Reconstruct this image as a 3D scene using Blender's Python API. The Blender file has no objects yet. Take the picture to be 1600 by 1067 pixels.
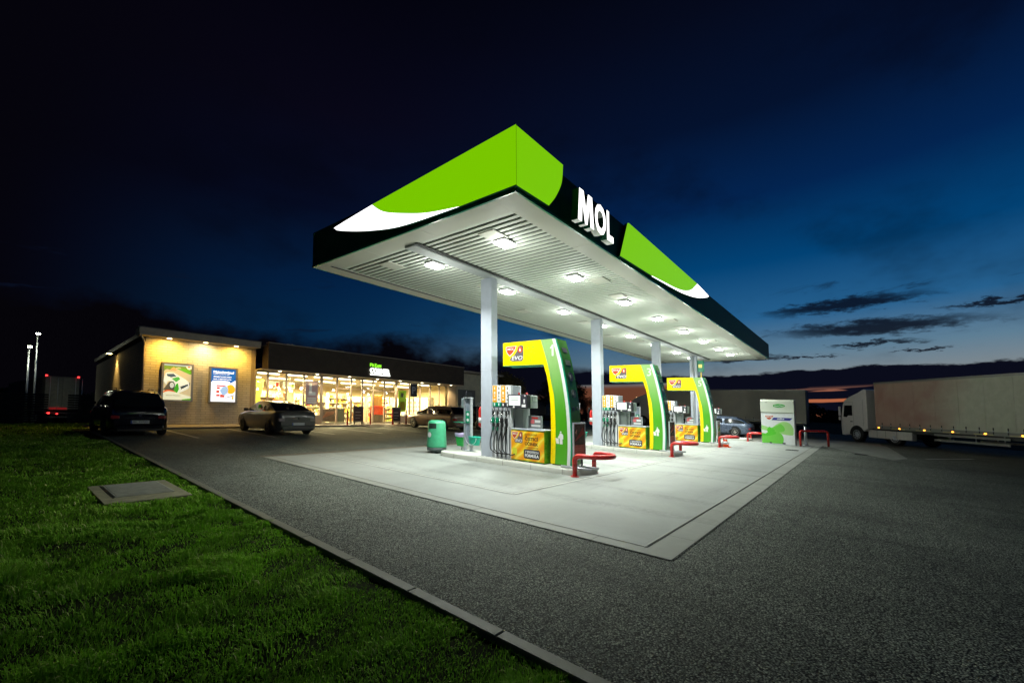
import bpy, bmesh, math, random
import numpy as np
from mathutils import Vector, Matrix, noise
random.seed(7); rng = np.random.default_rng(7)
SC = bpy.context.scene; COL = SC.collection
rad = math.radians
# ------------------------------------------------------------------ camera
cam_d = bpy.data.cameras.new('camera'); cam = bpy.data.objects.new('camera', cam_d); COL.objects.link(cam)
cam_d.sensor_fit = 'HORIZONTAL'; cam_d.sensor_width = 36.0
FPX, CX, CY = 664.93, 800.0, 616.82
cam_d.lens = FPX / 1600 * 36; cam_d.clip_start = 0.05; cam_d.clip_end = 4000
cam_d.shift_x = 0.0; cam_d.shift_y = (CY - 533.5) / 1600          # a shift lens: verticals stay vertical
def _ray(px, py): return Vector((px - CX, py - CY, FPX))
_X = _ray(1342, 654).normalized(); _Z = _ray(740, -10400).normalized(); _Y = _Z.cross(_X).normalized()
if _Y.z < 0: _Y.negate()
right = Vector((_X.x, _Y.x, _Z.x)); down = Vector((_X.y, _Y.y, _Z.y)); fwd = Vector((_X.z, _Y.z, _Z.z))
cam.matrix_world = Matrix(((right.x, -down.x, -fwd.x, 0), (right.y, -down.y, -fwd.y, 0), (right.z, -down.z, -fwd.z, 1.6), (0, 0, 0, 1)))
SC.camera = cam
# ------------------------------------------------------------------ exposure
SC.view_settings.view_transform = 'Standard'; SC.view_settings.look = 'None'
SC.view_settings.exposure = 0.0; SC.view_settings.gamma = 1.0
SC.render.engine = 'CYCLES'
SC.cycles.max_bounces = 6; SC.cycles.diffuse_bounces = 3; SC.cycles.glossy_bounces = 3; SC.cycles.transparent_max_bounces = 12
SC.cycles.sample_clamp_indirect = 3.0; SC.cycles.caustics_reflective = False; SC.cycles.caustics_refractive = False
# ------------------------------------------------------------------ world: dusk sky, no sun (it has set)
def nn(nt, t, **k):
    n = nt.nodes.new(t)
    for a, b in k.items(): setattr(n, a, b)
    return n
class NG:
    """tiny expression helper for math nodes"""
    def __init__(s, nt): s.nt = nt
    def m(s, op, *a, clamp=False):
        n = s.nt.nodes.new('ShaderNodeMath'); n.operation = op; n.use_clamp = clamp
        for i, v in enumerate(a):
            if isinstance(v, (int, float)): n.inputs[i].default_value = v
            else: s.nt.links.new(v, n.inputs[i])
        return n.outputs[0]
    def ss(s, v, a, b):
        n = s.nt.nodes.new('ShaderNodeMapRange'); n.interpolation_type = 'SMOOTHSTEP'
        s.nt.links.new(v, n.inputs[0]); n.inputs[1].default_value = a; n.inputs[2].default_value = b
        return n.outputs[0]
    def mix(s, f, a, b):
        n = s.nt.nodes.new('ShaderNodeMix'); n.data_type = 'RGBA'
        for k, v in ((0, f), (6, a), (7, b)):
            if isinstance(v, (int, float)): n.inputs[k].default_value = v
            elif isinstance(v, tuple): n.inputs[k].default_value = (*v, 1) if len(v) == 3 else v
            else: s.nt.links.new(v, n.inputs[k])
        return n.outputs[2]
    def ramp(s, v, stops, interp='LINEAR'):
        n = s.nt.nodes.new('ShaderNodeValToRGB'); n.color_ramp.interpolation = interp
        e = n.color_ramp.elements
        while len(e) < len(stops): e.new(0.5)
        for i, (p, c) in enumerate(stops): e[i].position = p; e[i].color = (*c, 1)
        s.nt.links.new(v, n.inputs[0]); return n.outputs[0]
    def noise(s, vec, scale, detail=4, rough=0.5, dist=0.0):
        n = s.nt.nodes.new('ShaderNodeTexNoise'); n.inputs['Scale'].default_value = scale; n.inputs['Detail'].default_value = detail
        n.inputs['Roughness'].default_value = rough; n.inputs['Distortion'].default_value = dist
        if vec is not None: s.nt.links.new(vec, n.inputs['Vector'])
        return n.outputs[0]
    def comb(s, x, y, z):
        n = s.nt.nodes.new('ShaderNodeCombineXYZ')
        for i, v in enumerate((x, y, z)):
            if isinstance(v, (int, float)): n.inputs[i].default_value = v
            else: s.nt.links.new(v, n.inputs[i])
        return n.outputs[0]
def srgb(r, g, b):
    f = lambda c: c / 12.92 if c <= 0.04045 else ((c + 0.055) / 1.055) ** 2.4
    return (f(r / 255), f(g / 255), f(b / 255))
W = bpy.data.worlds.new('World'); SC.world = W; W.use_nodes = True
nt = W.node_tree; nt.nodes.clear(); g = NG(nt)
tc = nn(nt, 'ShaderNodeTexCoord'); sx = nn(nt, 'ShaderNodeSeparateXYZ'); nt.links.new(tc.outputs['Generated'], sx.inputs[0])
az = g.m('MULTIPLY', g.m('ARCTAN2', sx.outputs[1], sx.outputs[0]), 57.2958)
el = g.m('MULTIPLY', g.m('ARCSINE', sx.outputs[2]), 57.2958)
ae = g.comb(az, el, 0.0)
elN = g.m('DIVIDE', g.m('MAXIMUM', el, 0.0), 50.0)
skyR = g.ramp(elN, [(0.0, srgb(150, 90, 66)), (0.045, srgb(120, 88, 78)), (0.09, srgb(128, 136, 140)), (0.15, srgb(94, 126, 148)), (0.235, srgb(38, 96, 142)), (0.36, srgb(2, 66, 116)),
                     (0.50, srgb(3, 36, 80)), (0.66, srgb(4, 18, 46)), (0.85, srgb(5, 10, 28)), (1.0, srgb(3, 5, 14))])
skyL = g.ramp(elN, [(0.0, srgb(26, 20, 22)), (0.09, srgb(14, 20, 32)), (0.22, srgb(5, 40, 72)), (0.33, srgb(3, 32, 66)), (0.5, srgb(5, 12, 34)), (0.7, srgb(8, 7, 22)), (1.0, srgb(2, 2, 8))])
fR = g.m('MULTIPLY', g.ss(az, 66.0, 10.0), g.ss(az, -75.0, -25.0)); fLL = g.ss(az, 92.0, 60.0)
base = g.mix(fR, skyL, skyR)
base = g.mix(g.m('SUBTRACT', 1.0, fLL), base, tuple(c * 1.0 for c in srgb(5, 4, 11)))
# faint uneven high haze
hz = g.noise(g.comb(g.m('MULTIPLY', az, 0.05), g.m('MULTIPLY', el, 0.09), 3.0), 1.0, 5, 0.6)
base = g.mix(g.m('MULTIPLY', g.ss(hz, 0.48, 0.72), 0.42), base, srgb(4, 5, 14))
# wisps: stretched noise, warped
wv = g.noise(g.comb(g.m('MULTIPLY', az, 0.10), g.m('MULTIPLY', g.m('SUBTRACT', el, g.m('MULTIPLY', az, -0.10)), 0.55), 0.0), 1.0, 6, 0.62, 0.5)
dnx = g.m('SUBTRACT', g.noise(g.comb(g.m('ADD', g.m('MULTIPLY', az, 0.42), g.m('MULTIPLY', el, 0.5)), g.m('SUBTRACT', g.m('MULTIPLY', el, 1.5), g.m('MULTIPLY', az, 0.25)), 5.0), 1.0, 7, 0.68), 0.5)
def streak(a0, e0, ha, he, slope):
    """soft lens-shaped cloud centred at azimuth a0, elevation e0"""
    da = g.m('SUBTRACT', az, a0); de = g.m('SUBTRACT', g.m('SUBTRACT', el, e0), g.m('MULTIPLY', da, slope))
    de = g.m('ADD', de, g.m('MULTIPLY', dnx, 2.4)); da = g.m('ADD', da, g.m('MULTIPLY', dnx, 7.0))
    r2 = g.m('ADD', g.m('POWER', g.m('ABSOLUTE', g.m('DIVIDE', da, ha)), 2.0), g.m('POWER', g.m('ABSOLUTE', g.m('DIVIDE', de, he)), 2.0))
    return g.ss(r2, 1.45, 0.10)
cl = streak(1.0, 12.0, 7.0, 0.75, 0.0)
for a in ((-1.5, 9.35, 8.5, 0.85, 0.04), (-1.5, 7.65, 3.5, 0.3, 0.0), (-10.5, 10.2, 4.0, 0.25, 0.03), (4.5, 6.9, 3, 0.16, 0.0), (-5.2, 6.6, 2.4, 0.15, 0.0), (11, 7.2, 5, 0.35, 0.02), (26, 11.5, 9, 0.8, 0.0)):
    cl = g.m('MAXIMUM', cl, streak(*a))
base = g.mix(g.m('MULTIPLY', cl, 0.93), base, srgb(9, 9, 24))
fl = g.ss(wv, 0.60, 0.70); fl = g.m('MULTIPLY', fl, g.ss(el, 20.0, 12.0)); fl = g.m('MULTIPLY', fl, g.ss(el, 3.0, 6.0))
base = g.mix(g.m('MULTIPLY', fl, 0.6), base, srgb(10, 20, 40))
# the low dark bank: its upper edge climbs to the left
edge = g.m('ADD', 5.45, g.m('ADD', g.m('MULTIPLY', g.ss(az, 14.0, 52.0), 5.0), g.m('MULTIPLY', g.ss(az, 55.0, 90.0), 2.6)))
edge = g.m('ADD', edge, g.m('MULTIPLY', g.m('SUBTRACT', g.noise(g.comb(g.m('MULTIPLY', az, 0.12), g.m('MULTIPLY', el, 0.15), 9.0), 1.0, 5, 0.6), 0.5), g.m('ADD', 1.0, g.m('MULTIPLY', g.ss(az, 15.0, 50.0), 8.0))))
edge = g.m('ADD', edge, g.m('MULTIPLY', dnx, 0.9))
edge = g.m('SUBTRACT', edge, g.m('MULTIPLY', g.ss(az, 0.0, -12.0), 0.35))
soft = g.m('ADD', 0.18, g.m('MULTIPLY', g.ss(az, 15.0, 50.0), 2.2))
bank = g.m('DIVIDE', g.m('SUBTRACT', edge, el), soft, clamp=True)
lowopen = g.m('MULTIPLY', g.ss(el, 2.6, 3.6), 1.0)
bn2 = g.noise(g.comb(g.m('MULTIPLY', az, 0.07), g.m('MULTIPLY', el, 1.3), 17.0), 1.0, 4, 0.55)
band = g.ss(bn2, 0.585, 0.53)                    # cloud bars over the last orange light
dk = g.m('MAXIMUM', lowopen, band); dk = g.m('MAXIMUM', dk, g.ss(az, 32.0, 42.0)); dk = g.m('MAXIMUM', dk, g.ss(az, -14.0, -22.0)); dk = g.m('MAXIMUM', dk, g.m('MULTIPLY', g.ss(az, -3.0, -9.0), 0.6))
win = g.m('MULTIPLY', g.m('MULTIPLY', g.ss(az, 15.0, 19.0), g.ss(az, 35.0, 31.0)), g.ss(el, 4.75, 4.45)); dk = g.m('MULTIPLY', dk, g.m('SUBTRACT', 1.0, win))
bank = g.m('MULTIPLY', bank, dk)
base = g.mix(bank, base, g.mix(g.ss(az, 20.0, 60.0), srgb(10, 12, 26), srgb(5, 4, 8)))
orange = g.m('MULTIPLY', g.m('SUBTRACT', 1.0, dk), g.ss(el, 4.9, 4.0))
base = g.mix(g.m('MULTIPLY', orange, g.ss(el, -0.5, 1.4)), base, g.mix(g.ss(az, 4.0, 24.0), srgb(176, 100, 66), srgb(104, 62, 44)))
bg = nn(nt, 'ShaderNodeBackground'); nt.links.new(base, bg.inputs[0]); bg.inputs[1].default_value = 1.0
ow = nn(nt, 'ShaderNodeOutputWorld'); nt.links.new(bg.outputs[0], ow.inputs[0])
# ------------------------------------------------------------------ made-up slope: mesh heights sheared along y so skewed perspective lines fit
SHEAR_Y = 0.052634
def G(y):
    if y > 31: return SHEAR_Y * 29.5
    if y > 28: t = (y - 28) / 3; return SHEAR_Y * (28 + 3 * (t - t * t / 2))
    if y < -28: return -SHEAR_Y * 28
    return SHEAR_Y * y
# ------------------------------------------------------------------ materials
MATS = {}
def M(name, col, rough=0.5, metal=0.0, emit=0.0, ecol=None, var=0.0, vs=8.0, bump=0.0, bs=60.0, spec=0.5, coat=0.0):
    if name in MATS: return MATS[name]
    m = bpy.data.materials.new(name); m.use_nodes = True; nt = m.node_tree; b = nt.nodes['Principled BSDF']; g = NG(nt)
    b.inputs['Base Color'].default_value = (*col, 1); b.inputs['Roughness'].default_value = rough; b.inputs['Metallic'].default_value = metal
    b.inputs['Specular IOR Level'].default_value = spec; b.inputs['Coat Weight'].default_value = coat; b.inputs['Coat Roughness'].default_value = 0.05
    tc = nn(nt, 'ShaderNodeTexCoord')
    if var or rough > 0:
        n = g.noise(tc.outputs['Object'], vs, 5, 0.6)
        if var:
            nt.links.new(g.mix(g.ss(n, 0.3, 0.7), tuple(c * (1 - var) for c in col), tuple(min(1, c * (1 + var)) for c in col)), b.inputs['Base Color'])
        if metal < 0.5: nt.links.new(g.m('ADD', max(0.02, rough - 0.06), g.m('MULTIPLY', n, 0.12)), b.inputs['Roughness'])
    if bump:
        bn = nn(nt, 'ShaderNodeBump'); bn.inputs['Strength'].default_value = bump; bn.inputs['Distance'].default_value = 0.01
        nt.links.new(g.noise(tc.outputs['Object'], bs, 4, 0.6), bn.inputs['Height']); nt.links.new(bn.outputs[0], b.inputs['Normal'])
    if emit:
        b.inputs['Emission Color'].default_value = (*(ecol or col), 1); b.inputs['Emission Strength'].default_value = emit
    MATS[name] = m; return m
white = M('white paint', (0.72, 0.74, 0.76), 0.35, var=0.04)
galv = M('galvanised steel', (0.55, 0.58, 0.62), 0.38, 0.55, var=0.08, vs=14)
colmat = M('pale grey column paint', (0.44, 0.48, 0.55), 0.38, var=0.04, vs=5)
dkgreen = M('dark green fascia', (0.012, 0.12, 0.06), 0.5, var=0.15, vs=1.5, spec=0.10)
ltgreen = M('lit green panel', (0.10, 0.40, 0.01), 0.4, emit=1.0, ecol=(0.19, 0.56, 0.0))
ltwhite = M('lit white panel', (0.8, 0.8, 0.8), 0.4, emit=2.4, ecol=(1, 0.99, 1.0))
litletter = M('lit letter face', (0.8, 0.8, 0.8), 0.4, emit=2.2, ecol=(1, 1, 0.96))
underside_lit = M('letter underside painted light', (0.75, 0.78, 0.74), 0.45, emit=0.10, ecol=(0.9, 1, 0.85))  # light on the letters' undersides, put in as a pale, faintly glowing tone
teal = M('teal edge strip', (0.01, 0.30, 0.17), 0.3)
soffm = M('soffit slat', (0.62, 0.66, 0.58), 0.62, var=0.03, vs=0.7)
soffdark = M('soffit gap', (0.03, 0.034, 0.03), 0.7)
borderm = M('soffit border sheet', (0.56, 0.56, 0.49), 0.6, var=0.03, vs=0.8)
beamm = M('beam paint', (0.42, 0.44, 0.45), 0.6, var=0.05)
lampcase = M('lamp housing', (0.80, 0.81, 0.80), 0.4)
lampem = M('lamp lens', (0.9, 0.9, 0.9), 0.3, emit=30.0, ecol=(0.95, 1.0, 0.97))
pgreen = M('pump green', (0.085, 0.36, 0.02), 0.28, var=0.05, vs=2)
pgreenl = M('pump pale green', (0.22, 0.42, 0.13), 0.3)
pgreend = M('pump dark green', (0.03, 0.14, 0.012), 0.25)
pteal = M('pump teal stripe', (0.0, 0.26, 0.13), 0.3)
yellow = M('yellow panel', (0.86, 0.60, 0.0), 0.3, var=0.05, vs=2)
ryellow = M('yellow backlit panel', (0.86, 0.66, 0.0), 0.3, emit=0.22, ecol=(0.9, 0.68, 0.0))
orangep = M('orange panel', (0.85, 0.38, 0.015), 0.35)
redp = M('red paint', (0.50, 0.018, 0.014), 0.34, var=0.32, vs=11, coat=0.15, bump=.15, bs=40)
logored = M('logo red', (0.55, 0.07, 0.02), 0.35)
charcoal = M('charcoal plastic', (0.035, 0.035, 0.045), 0.4)
black = M('black plastic', (0.012, 0.012, 0.013), 0.38)
rubber = M('rubber', (0.012, 0.012, 0.013), 0.55, var=0.2, bump=0.2)
purew = M('white vinyl', (0.8, 0.8, 0.8), 0.4)
bingreen = M('bin green', (0.06, 0.38, 0.20), 0.4, var=0.10, vs=7, bump=0.05)
screenm = M('lit display', (0.6, 0.65, 0.6), 0.2, emit=0.7, ecol=(0.85, 0.95, 0.88))
bluep = M('banner blue', (0.03, 0.03, 0.26), 0.35)
chrome = M('chrome', (0.7, 0.7, 0.7), 0.12, 1.0)
def seams_mat(name, col, dark, scale_len, axis_mat=None):
    return M(name, col)
# asphalt: coarse chippings
def asphalt():
    m = bpy.data.materials.new('asphalt chippings'); m.use_nodes = True; nt = m.node_tree; b = nt.nodes['Principled BSDF']; g = NG(nt)
    tc = nn(nt, 'ShaderNodeTexCoord'); o = tc.outputs['Object']
    v = nn(nt, 'ShaderNodeTexVoronoi'); v.inputs['Scale'].default_value = 72; nt.links.new(o, v.inputs['Vector'])
    sv = nn(nt, 'ShaderNodeSeparateColor'); nt.links.new(v.outputs['Color'], sv.inputs[0])
    stone = g.ramp(sv.outputs[0], [(0.0, (0.075, 0.085, 0.073)), (0.45, (0.168, 0.188, 0.160)), (0.75, (0.26, 0.29, 0.245)), (0.92, (0.36, 0.395, 0.325)), (1.0, (0.50, 0.53, 0.43))])
    gap = g.ss(v.outputs['Distance'], 0.68, 0.34)
    big = g.noise(o, 0.35, 4, 0.6); mid = g.noise(o, 3.0, 5, 0.7)
    c = g.mix(gap, (0.010, 0.011, 0.010), stone)
    k = g.m('ADD', 0.80, g.m('MULTIPLY', g.ss(big, 0.3, 0.7), 0.35)); k = g.m('MULTIPLY', k, g.m('ADD', 0.72, g.m('MULTIPLY', mid, 0.56)))
    mpa = nn(nt, 'ShaderNodeMapping'); mpa.inputs['Rotation'].default_value = (0, 0, 0.1); mpa.inputs['Scale'].default_value = (1.4, 0.16, 1); nt.links.new(o, mpa.inputs[0])
    k = g.m('MULTIPLY', k, g.m('SUBTRACT', 1.08, g.m('MULTIPLY', g.ss(g.noise(mpa.outputs[0], 1.0, 4, 0.55, 0.3), .45, .7), 0.26)))
    k = g.m('MULTIPLY', k, g.m('SUBTRACT', 1.0, g.m('MULTIPLY', g.ss(g.noise(o, 1.6, 3, 0.5), .68, .78), 0.45)))
    mul = nn(nt, 'ShaderNodeMix'); mul.data_type = 'RGBA'; mul.blend_type = 'MULTIPLY'; mul.inputs[0].default_value = 1
    nt.links.new(c, mul.inputs[6]); cc = nn(nt, 'ShaderNodeCombineColor')
    for i in range(3): nt.links.new(k, cc.inputs[i])
    nt.links.new(cc.outputs[0], mul.inputs[7]); nt.links.new(mul.outputs[2], b.inputs['Base Color'])
    bm = nn(nt, 'ShaderNodeBump'); bm.inputs['Strength'].default_value = 0.9; bm.inputs['Distance'].default_value = 0.008
    nt.links.new(g.m('SUBTRACT', 1.0, v.outputs['Distance']), bm.inputs['Height']); nt.links.new(bm.outputs[0], b.inputs['Normal'])
    b.inputs['Roughness'].default_value = 0.75; b.inputs['Specular IOR Level'].default_value = 0.22
    return m
def concrete(name, col, var=0.12, panel=None, stain=True):
    m = bpy.data.materials.new(name); m.use_nodes = True; nt = m.node_tree; b = nt.nodes['Principled BSDF']; g = NG(nt)
    tc = nn(nt, 'ShaderNodeTexCoord'); o = tc.outputs['Object']
    n1 = g.noise(o, 0.5, 6, 0.65, 0.4); n2 = g.noise(o, 9.0, 6, 0.7); n3 = g.noise(o, 70.0, 3, 0.6)
    mp = nn(nt, 'ShaderNodeMapping'); mp.inputs['Scale'].default_value = (0.25, 2.6, 1); nt.links.new(o, mp.inputs[0])
    n4 = g.noise(mp.outputs[0], 1.3, 5, 0.7, 0.6)
    k = g.m('ADD', 1 - var, g.m('MULTIPLY', g.ss(n1, 0.28, 0.72), var * 1.1)); k = g.m('ADD', k, g.m('MULTIPLY', g.m('SUBTRACT', n2, 0.5), var * 0.9))
    k = g.m('ADD', k, g.m('MULTIPLY', g.m('SUBTRACT', n3, 0.5), var * 0.7))
    if stain: k = g.m('SUBTRACT', k, g.m('MULTIPLY', g.ss(n4, 0.56, 0.74), 0.16))
    if stain and name.startswith('forecourt'):
        sp = nn(nt, 'ShaderNodeSeparateXYZ'); nt.links.new(o, sp.inputs[0]); wob = g.m('MULTIPLY', g.m('SUBTRACT', g.noise(o, .35, 2, .5), .5), .7)
        xs_ = g.m('ADD', sp.outputs[0], wob); tr = None
        for xc in (6.7, 8.1, 11.3, 12.75, 13.9, 18.0, 19.45, 20.7, 24.7, 26.1, 27.4):
            q_ = g.ss(g.m('ABSOLUTE', g.m('SUBTRACT', xs_, xc)), .26, .05); tr = q_ if tr is None else g.m('MAXIMUM', tr, q_)
        k = g.m('SUBTRACT', k, g.m('MULTIPLY', g.m('MULTIPLY', tr, g.ss(n2, .30, .62)), 0.20))
        vo = nn(nt, 'ShaderNodeTexVoronoi'); vo.inputs['Scale'].default_value = 1.15; nt.links.new(o, vo.inputs['Vector'])
        drip = g.m('MULTIPLY', g.ss(g.m('ADD', vo.outputs['Distance'], g.m('MULTIPLY', g.m('SUBTRACT', n2, .5), .25)), .16, .05), g.ss(n1, .50, .58)); k = g.m('SUBTRACT', k, g.m('MULTIPLY', drip, 0.5))
    mul = nn(nt, 'ShaderNodeMix'); mul.data_type = 'RGBA'; mul.blend_type = 'MULTIPLY'; mul.inputs[0].default_value = 1; mul.inputs[6].default_value = (*col, 1)
    cc = nn(nt, 'ShaderNodeCombineColor')
    for i in range(3): nt.links.new(k, cc.inputs[i])
    nt.links.new(cc.outputs[0], mul.inputs[7]); nt.links.new(mul.outputs[2], b.inputs['Base Color'])
    bm = nn(nt, 'ShaderNodeBump'); bm.inputs['Strength'].default_value = 0.25; bm.inputs['Distance'].default_value = 0.005
    nt.links.new(n3, bm.inputs['Height']); nt.links.new(bm.outputs[0], b.inputs['Normal'])
    nt.links.new(g.m('ADD', 0.42, g.m('MULTIPLY', n2, 0.35)), b.inputs['Roughness'])
    return m
def brickmat(name, c1, c2, mortar, rot):
    m = bpy.data.materials.new(name); m.use_nodes = True; nt = m.node_tree; b = nt.nodes['Principled BSDF']; g = NG(nt)
    tc = nn(nt, 'ShaderNodeTexCoord'); s = nn(nt, 'ShaderNodeSeparateXYZ'); nt.links.new(tc.outputs['Object'], s.inputs[0])
    v = g.comb(s.outputs[1 if rot else 0], s.outputs[2], 0.0)
    br = nn(nt, 'ShaderNodeTexBrick'); nt.links.new(v, br.inputs['Vector'])
    br.inputs['Color1'].default_value = (*c1, 1); br.inputs['Color2'].default_value = (*c2, 1); br.inputs['Mortar'].default_value = (*mortar, 1)
    br.inputs['Scale'].default_value = 1.0; br.inputs['Brick Width'].default_value = 0.42; br.inputs['Row Height'].default_value = 0.125; br.inputs['Mortar Size'].default_value = 0.009
    nt.links.new(br.outputs['Color'], b.inputs['Base Color'])
    bm = nn(nt, 'ShaderNodeBump'); bm.invert = True; bm.inputs['Strength'].default_value = 0.8; bm.inputs['Distance'].default_value = 0.012
    nt.links.new(br.outputs['Fac'], bm.inputs['Height']); nt.links.new(bm.outputs[0], b.inputs['Normal']); b.inputs['Roughness'].default_value = 0.75
    return m
def glass(name, tint=(0.9, 0.95, 0.92), gl=0.12, rough=0.02):
    m = bpy.data.materials.new(name); m.use_nodes = True; nt = m.node_tree; nt.nodes.clear()
    t = nn(nt, 'ShaderNodeBsdfTransparent'); t.inputs[0].default_value = (*tint, 1)
    gs = nn(nt, 'ShaderNodeBsdfGlossy'); gs.inputs['Roughness'].default_value = rough
    fr = nn(nt, 'ShaderNodeFresnel'); fr.inputs[0].default_value = 1.45; mx = nn(nt, 'ShaderNodeMixShader')
    ad = nn(nt, 'ShaderNodeMath'); ad.operation = 'ADD'; ad.inputs[1].default_value = gl; ad.use_clamp = True
    nt.links.new(fr.outputs[0], ad.inputs[0]); nt.links.new(ad.outputs[0], mx.inputs[0]); nt.links.new(t.outputs[0], mx.inputs[1]); nt.links.new(gs.outputs[0], mx.inputs[2])
    o = nn(nt, 'ShaderNodeOutputMaterial'); nt.links.new(mx.outputs[0], o.inputs[0]); return m
shopglass = glass('shop glass', gl=0.02)
carglass = glass('tinted car glass', (0.30, 0.32, 0.30), 0.05)
darkglass = M('dark glass', (0.01, 0.012, 0.014), 0.06, coat=0.5)
# ------------------------------------------------------------------ mesh builder
class MB:
    def __init__(s): s.bm = bmesh.new(); s.mats = []
    def mi(s, m):
        if m is None: return 0
        if m not in s.mats: s.mats.append(m)
        return s.mats.index(m)
    def _set(s, faces, m, smooth=False):
        i = s.mi(m)
        for f in faces: f.material_index = i; f.smooth = smooth
    def box(s, x0, x1, y0, y1, z0, z1, m=None, bev=0.0, seg=2, mat4=None):
        r = bmesh.ops.create_cube(s.bm, size=1.0); vs = r['verts']
        for v in vs:
            v.co = Vector(((x0 + x1) / 2 + v.co.x * (x1 - x0), (y0 + y1) / 2 + v.co.y * (y1 - y0), (z0 + z1) / 2 + v.co.z * (z1 - z0)))
        es = list({e for v in vs for e in v.link_edges}); fs = list({f for v in vs for f in v.link_faces})
        if bev > 0:
            q = bmesh.ops.bevel(s.bm, geom=es, offset=bev, segments=seg, profile=0.5, affect='EDGES', clamp_overlap=True)
            vs = list({v for f in q['faces'] for v in f.verts} | {v for v in vs if v.is_valid})
            fs = list({f for v in vs for f in v.link_faces})
        s._set(fs, m)
        if mat4 is not None:
            for v in vs: v.co = mat4 @ v.co
        return vs
    def poly(s, pts, m=None):
        f = s.bm.faces.new([s.bm.verts.new(p) for p in pts]); s._set([f], m); return f
    def prism(s, pts, vec, m=None, mside=None, bev=0.0):
        """pts: 3-D polygon, swept by vec"""
        vec = Vector(vec); a = [s.bm.verts.new(p) for p in pts]; b = [s.bm.verts.new(Vector(p) + vec) for p in pts]
        fa = s.bm.faces.new(a); fb = s.bm.faces.new(b[::-1]); sd = []
        n = len(pts)
        for i in range(n): sd.append(s.bm.faces.new((a[i], b[i], b[(i + 1) % n], a[(i + 1) % n])))
        s._set([fa, fb], m); s._set(sd, mside or m)
        bmesh.ops.recalc_face_normals(s.bm, faces=[fa, fb] + sd)
        if bev:
            bmesh.ops.bevel(s.bm, geom=list({e for f in (fa, fb) for e in f.edges}), offset=bev, segments=2, profile=0.5, affect='EDGES')
        return a + b
    def cyl(s, p0, p1, r, m=None, r2=None, n=20, smooth=True, cap=True):
        p0 = Vector(p0); p1 = Vector(p1); d = (p1 - p0); L = d.length; r2 = r if r2 is None else r2
        q = bmesh.ops.create_cone(s.bm, cap_ends=cap, cap_tris=False, segments=n, radius1=r, radius2=r2, depth=L)
        mt = Matrix.Translation((p0 + p1) / 2) @ d.to_track_quat('Z', 'Y').to_matrix().to_4x4()
        fs = set()
        for v in q['verts']:
            v.co = mt @ v.co; fs |= set(v.link_faces)
        i = s.mi(m)
        for f in fs: f.material_index = i; f.smooth = smooth and len(f.verts) == 4
    def tube(s, path, r, m=None, n=12):
        path = [Vector(p) for p in path]; rings = []; up = None
        for i, p in enumerate(path):
            t = (path[min(i + 1, len(path) - 1)] - path[max(i - 1, 0)]).normalized()
            if up is None: up = t.orthogonal().normalized()
            up = (up - t * up.dot(t)).normalized(); sd = t.cross(up)
            rr = r[i] if isinstance(r, (list, tuple)) else r
            rings.append([s.bm.verts.new(p + (up * math.cos(a) + sd * math.sin(a)) * rr) for a in [2 * math.pi * k / n for k in range(n)]])
        fs = []
        for a, b in zip(rings, rings[1:]):
            for k in range(n): fs.append(s.bm.faces.new((a[k], a[(k + 1) % n], b[(k + 1) % n], b[k])))
        s._set(fs, m, True)
        s._set([s.bm.faces.new(rings[0][::-1]), s.bm.faces.new(rings[-1])], m)
    def lathe(s, prof, c, m=None, n=28):
        rings = [[s.bm.verts.new((c[0] + r * math.cos(2 * math.pi * k / n), c[1] + r * math.sin(2 * math.pi * k / n), c[2] + z)) for k in range(n)] for r, z in prof]
        fs = []
        for a, b in zip(rings, rings[1:]):
            for k in range(n): fs.append(s.bm.faces.new((a[k], a[(k + 1) % n], b[(k + 1) % n], b[k])))
        s._set(fs, m, True); s._set([s.bm.faces.new(rings[0][::-1]), s.bm.faces.new(rings[-1])], m)
    def grid(s, rows, m=None, smooth=True, closed=False):
        vs = [[s.bm.verts.new(p) for p in r] for r in rows]; fs = []
        for a, b in zip(vs, vs[1:]):
            rn = range(len(a) if closed else len(a) - 1)
            for k in rn: fs.append(s.bm.faces.new((a[k], a[(k + 1) % len(a)], b[(k + 1) % len(a)], b[k])))
        s._set(fs, m, smooth); return vs, fs
def root_of(o):
    while o.parent: o = o.parent
    return o
def obj(name, mb, mat=None, parent=None, loc=(0, 0, 0), slope_shear=True):
    """link ONE mesh. World meshes and parts follow the made-up slope by vertical shear unless follow=False"""
    me = bpy.data.meshes.new(name)
    if isinstance(mb, MB):
        bmesh.ops.recalc_face_normals(mb.bm, faces=mb.bm.faces[:]) if getattr(mb, 'fix', True) else None
        mb.bm.to_mesh(me); mb.bm.free()
        if mb.mats:
            for m in mb.mats: me.materials.append(m)
        elif mat: me.materials.append(mat)
    else: me = mb; me.name = name
    if not me.materials and mat: me.materials.append(mat)
    o = bpy.data.objects.new(name, me); COL.objects.link(o)
    if parent is not None:
        o.parent = parent; r = root_of(parent); base = r['gl']; rz = r.rotation_euler.z; fol = slope_shear and r.get('fol', 1)
    else:
        base = loc; rz = 0; fol = slope_shear; o.location = (loc[0], loc[1], (G(loc[1]) if slope_shear else 0) + loc[2])
    if fol:
        n = len(me.vertices); co = np.empty(n * 3, np.float32); me.vertices.foreach_get('co', co); co = co.reshape(-1, 3)
        s_, c_ = math.sin(rz), math.cos(rz); wy = base[1] + co[:, 0] * s_ + co[:, 1] * c_
        if n < 4000: dz = np.array([G(float(y)) for y in wy]) - G(base[1])
        else: dz = np.interp(wy, np.arange(-40, 60, 0.5), [G(v) for v in np.arange(-40, 60, 0.5)]) - G(base[1])
        co[:, 2] += dz; me.vertices.foreach_set('co', co.ravel()); me.update()  # vertical shear put into the mesh to match the perspective lines
    return o
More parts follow.
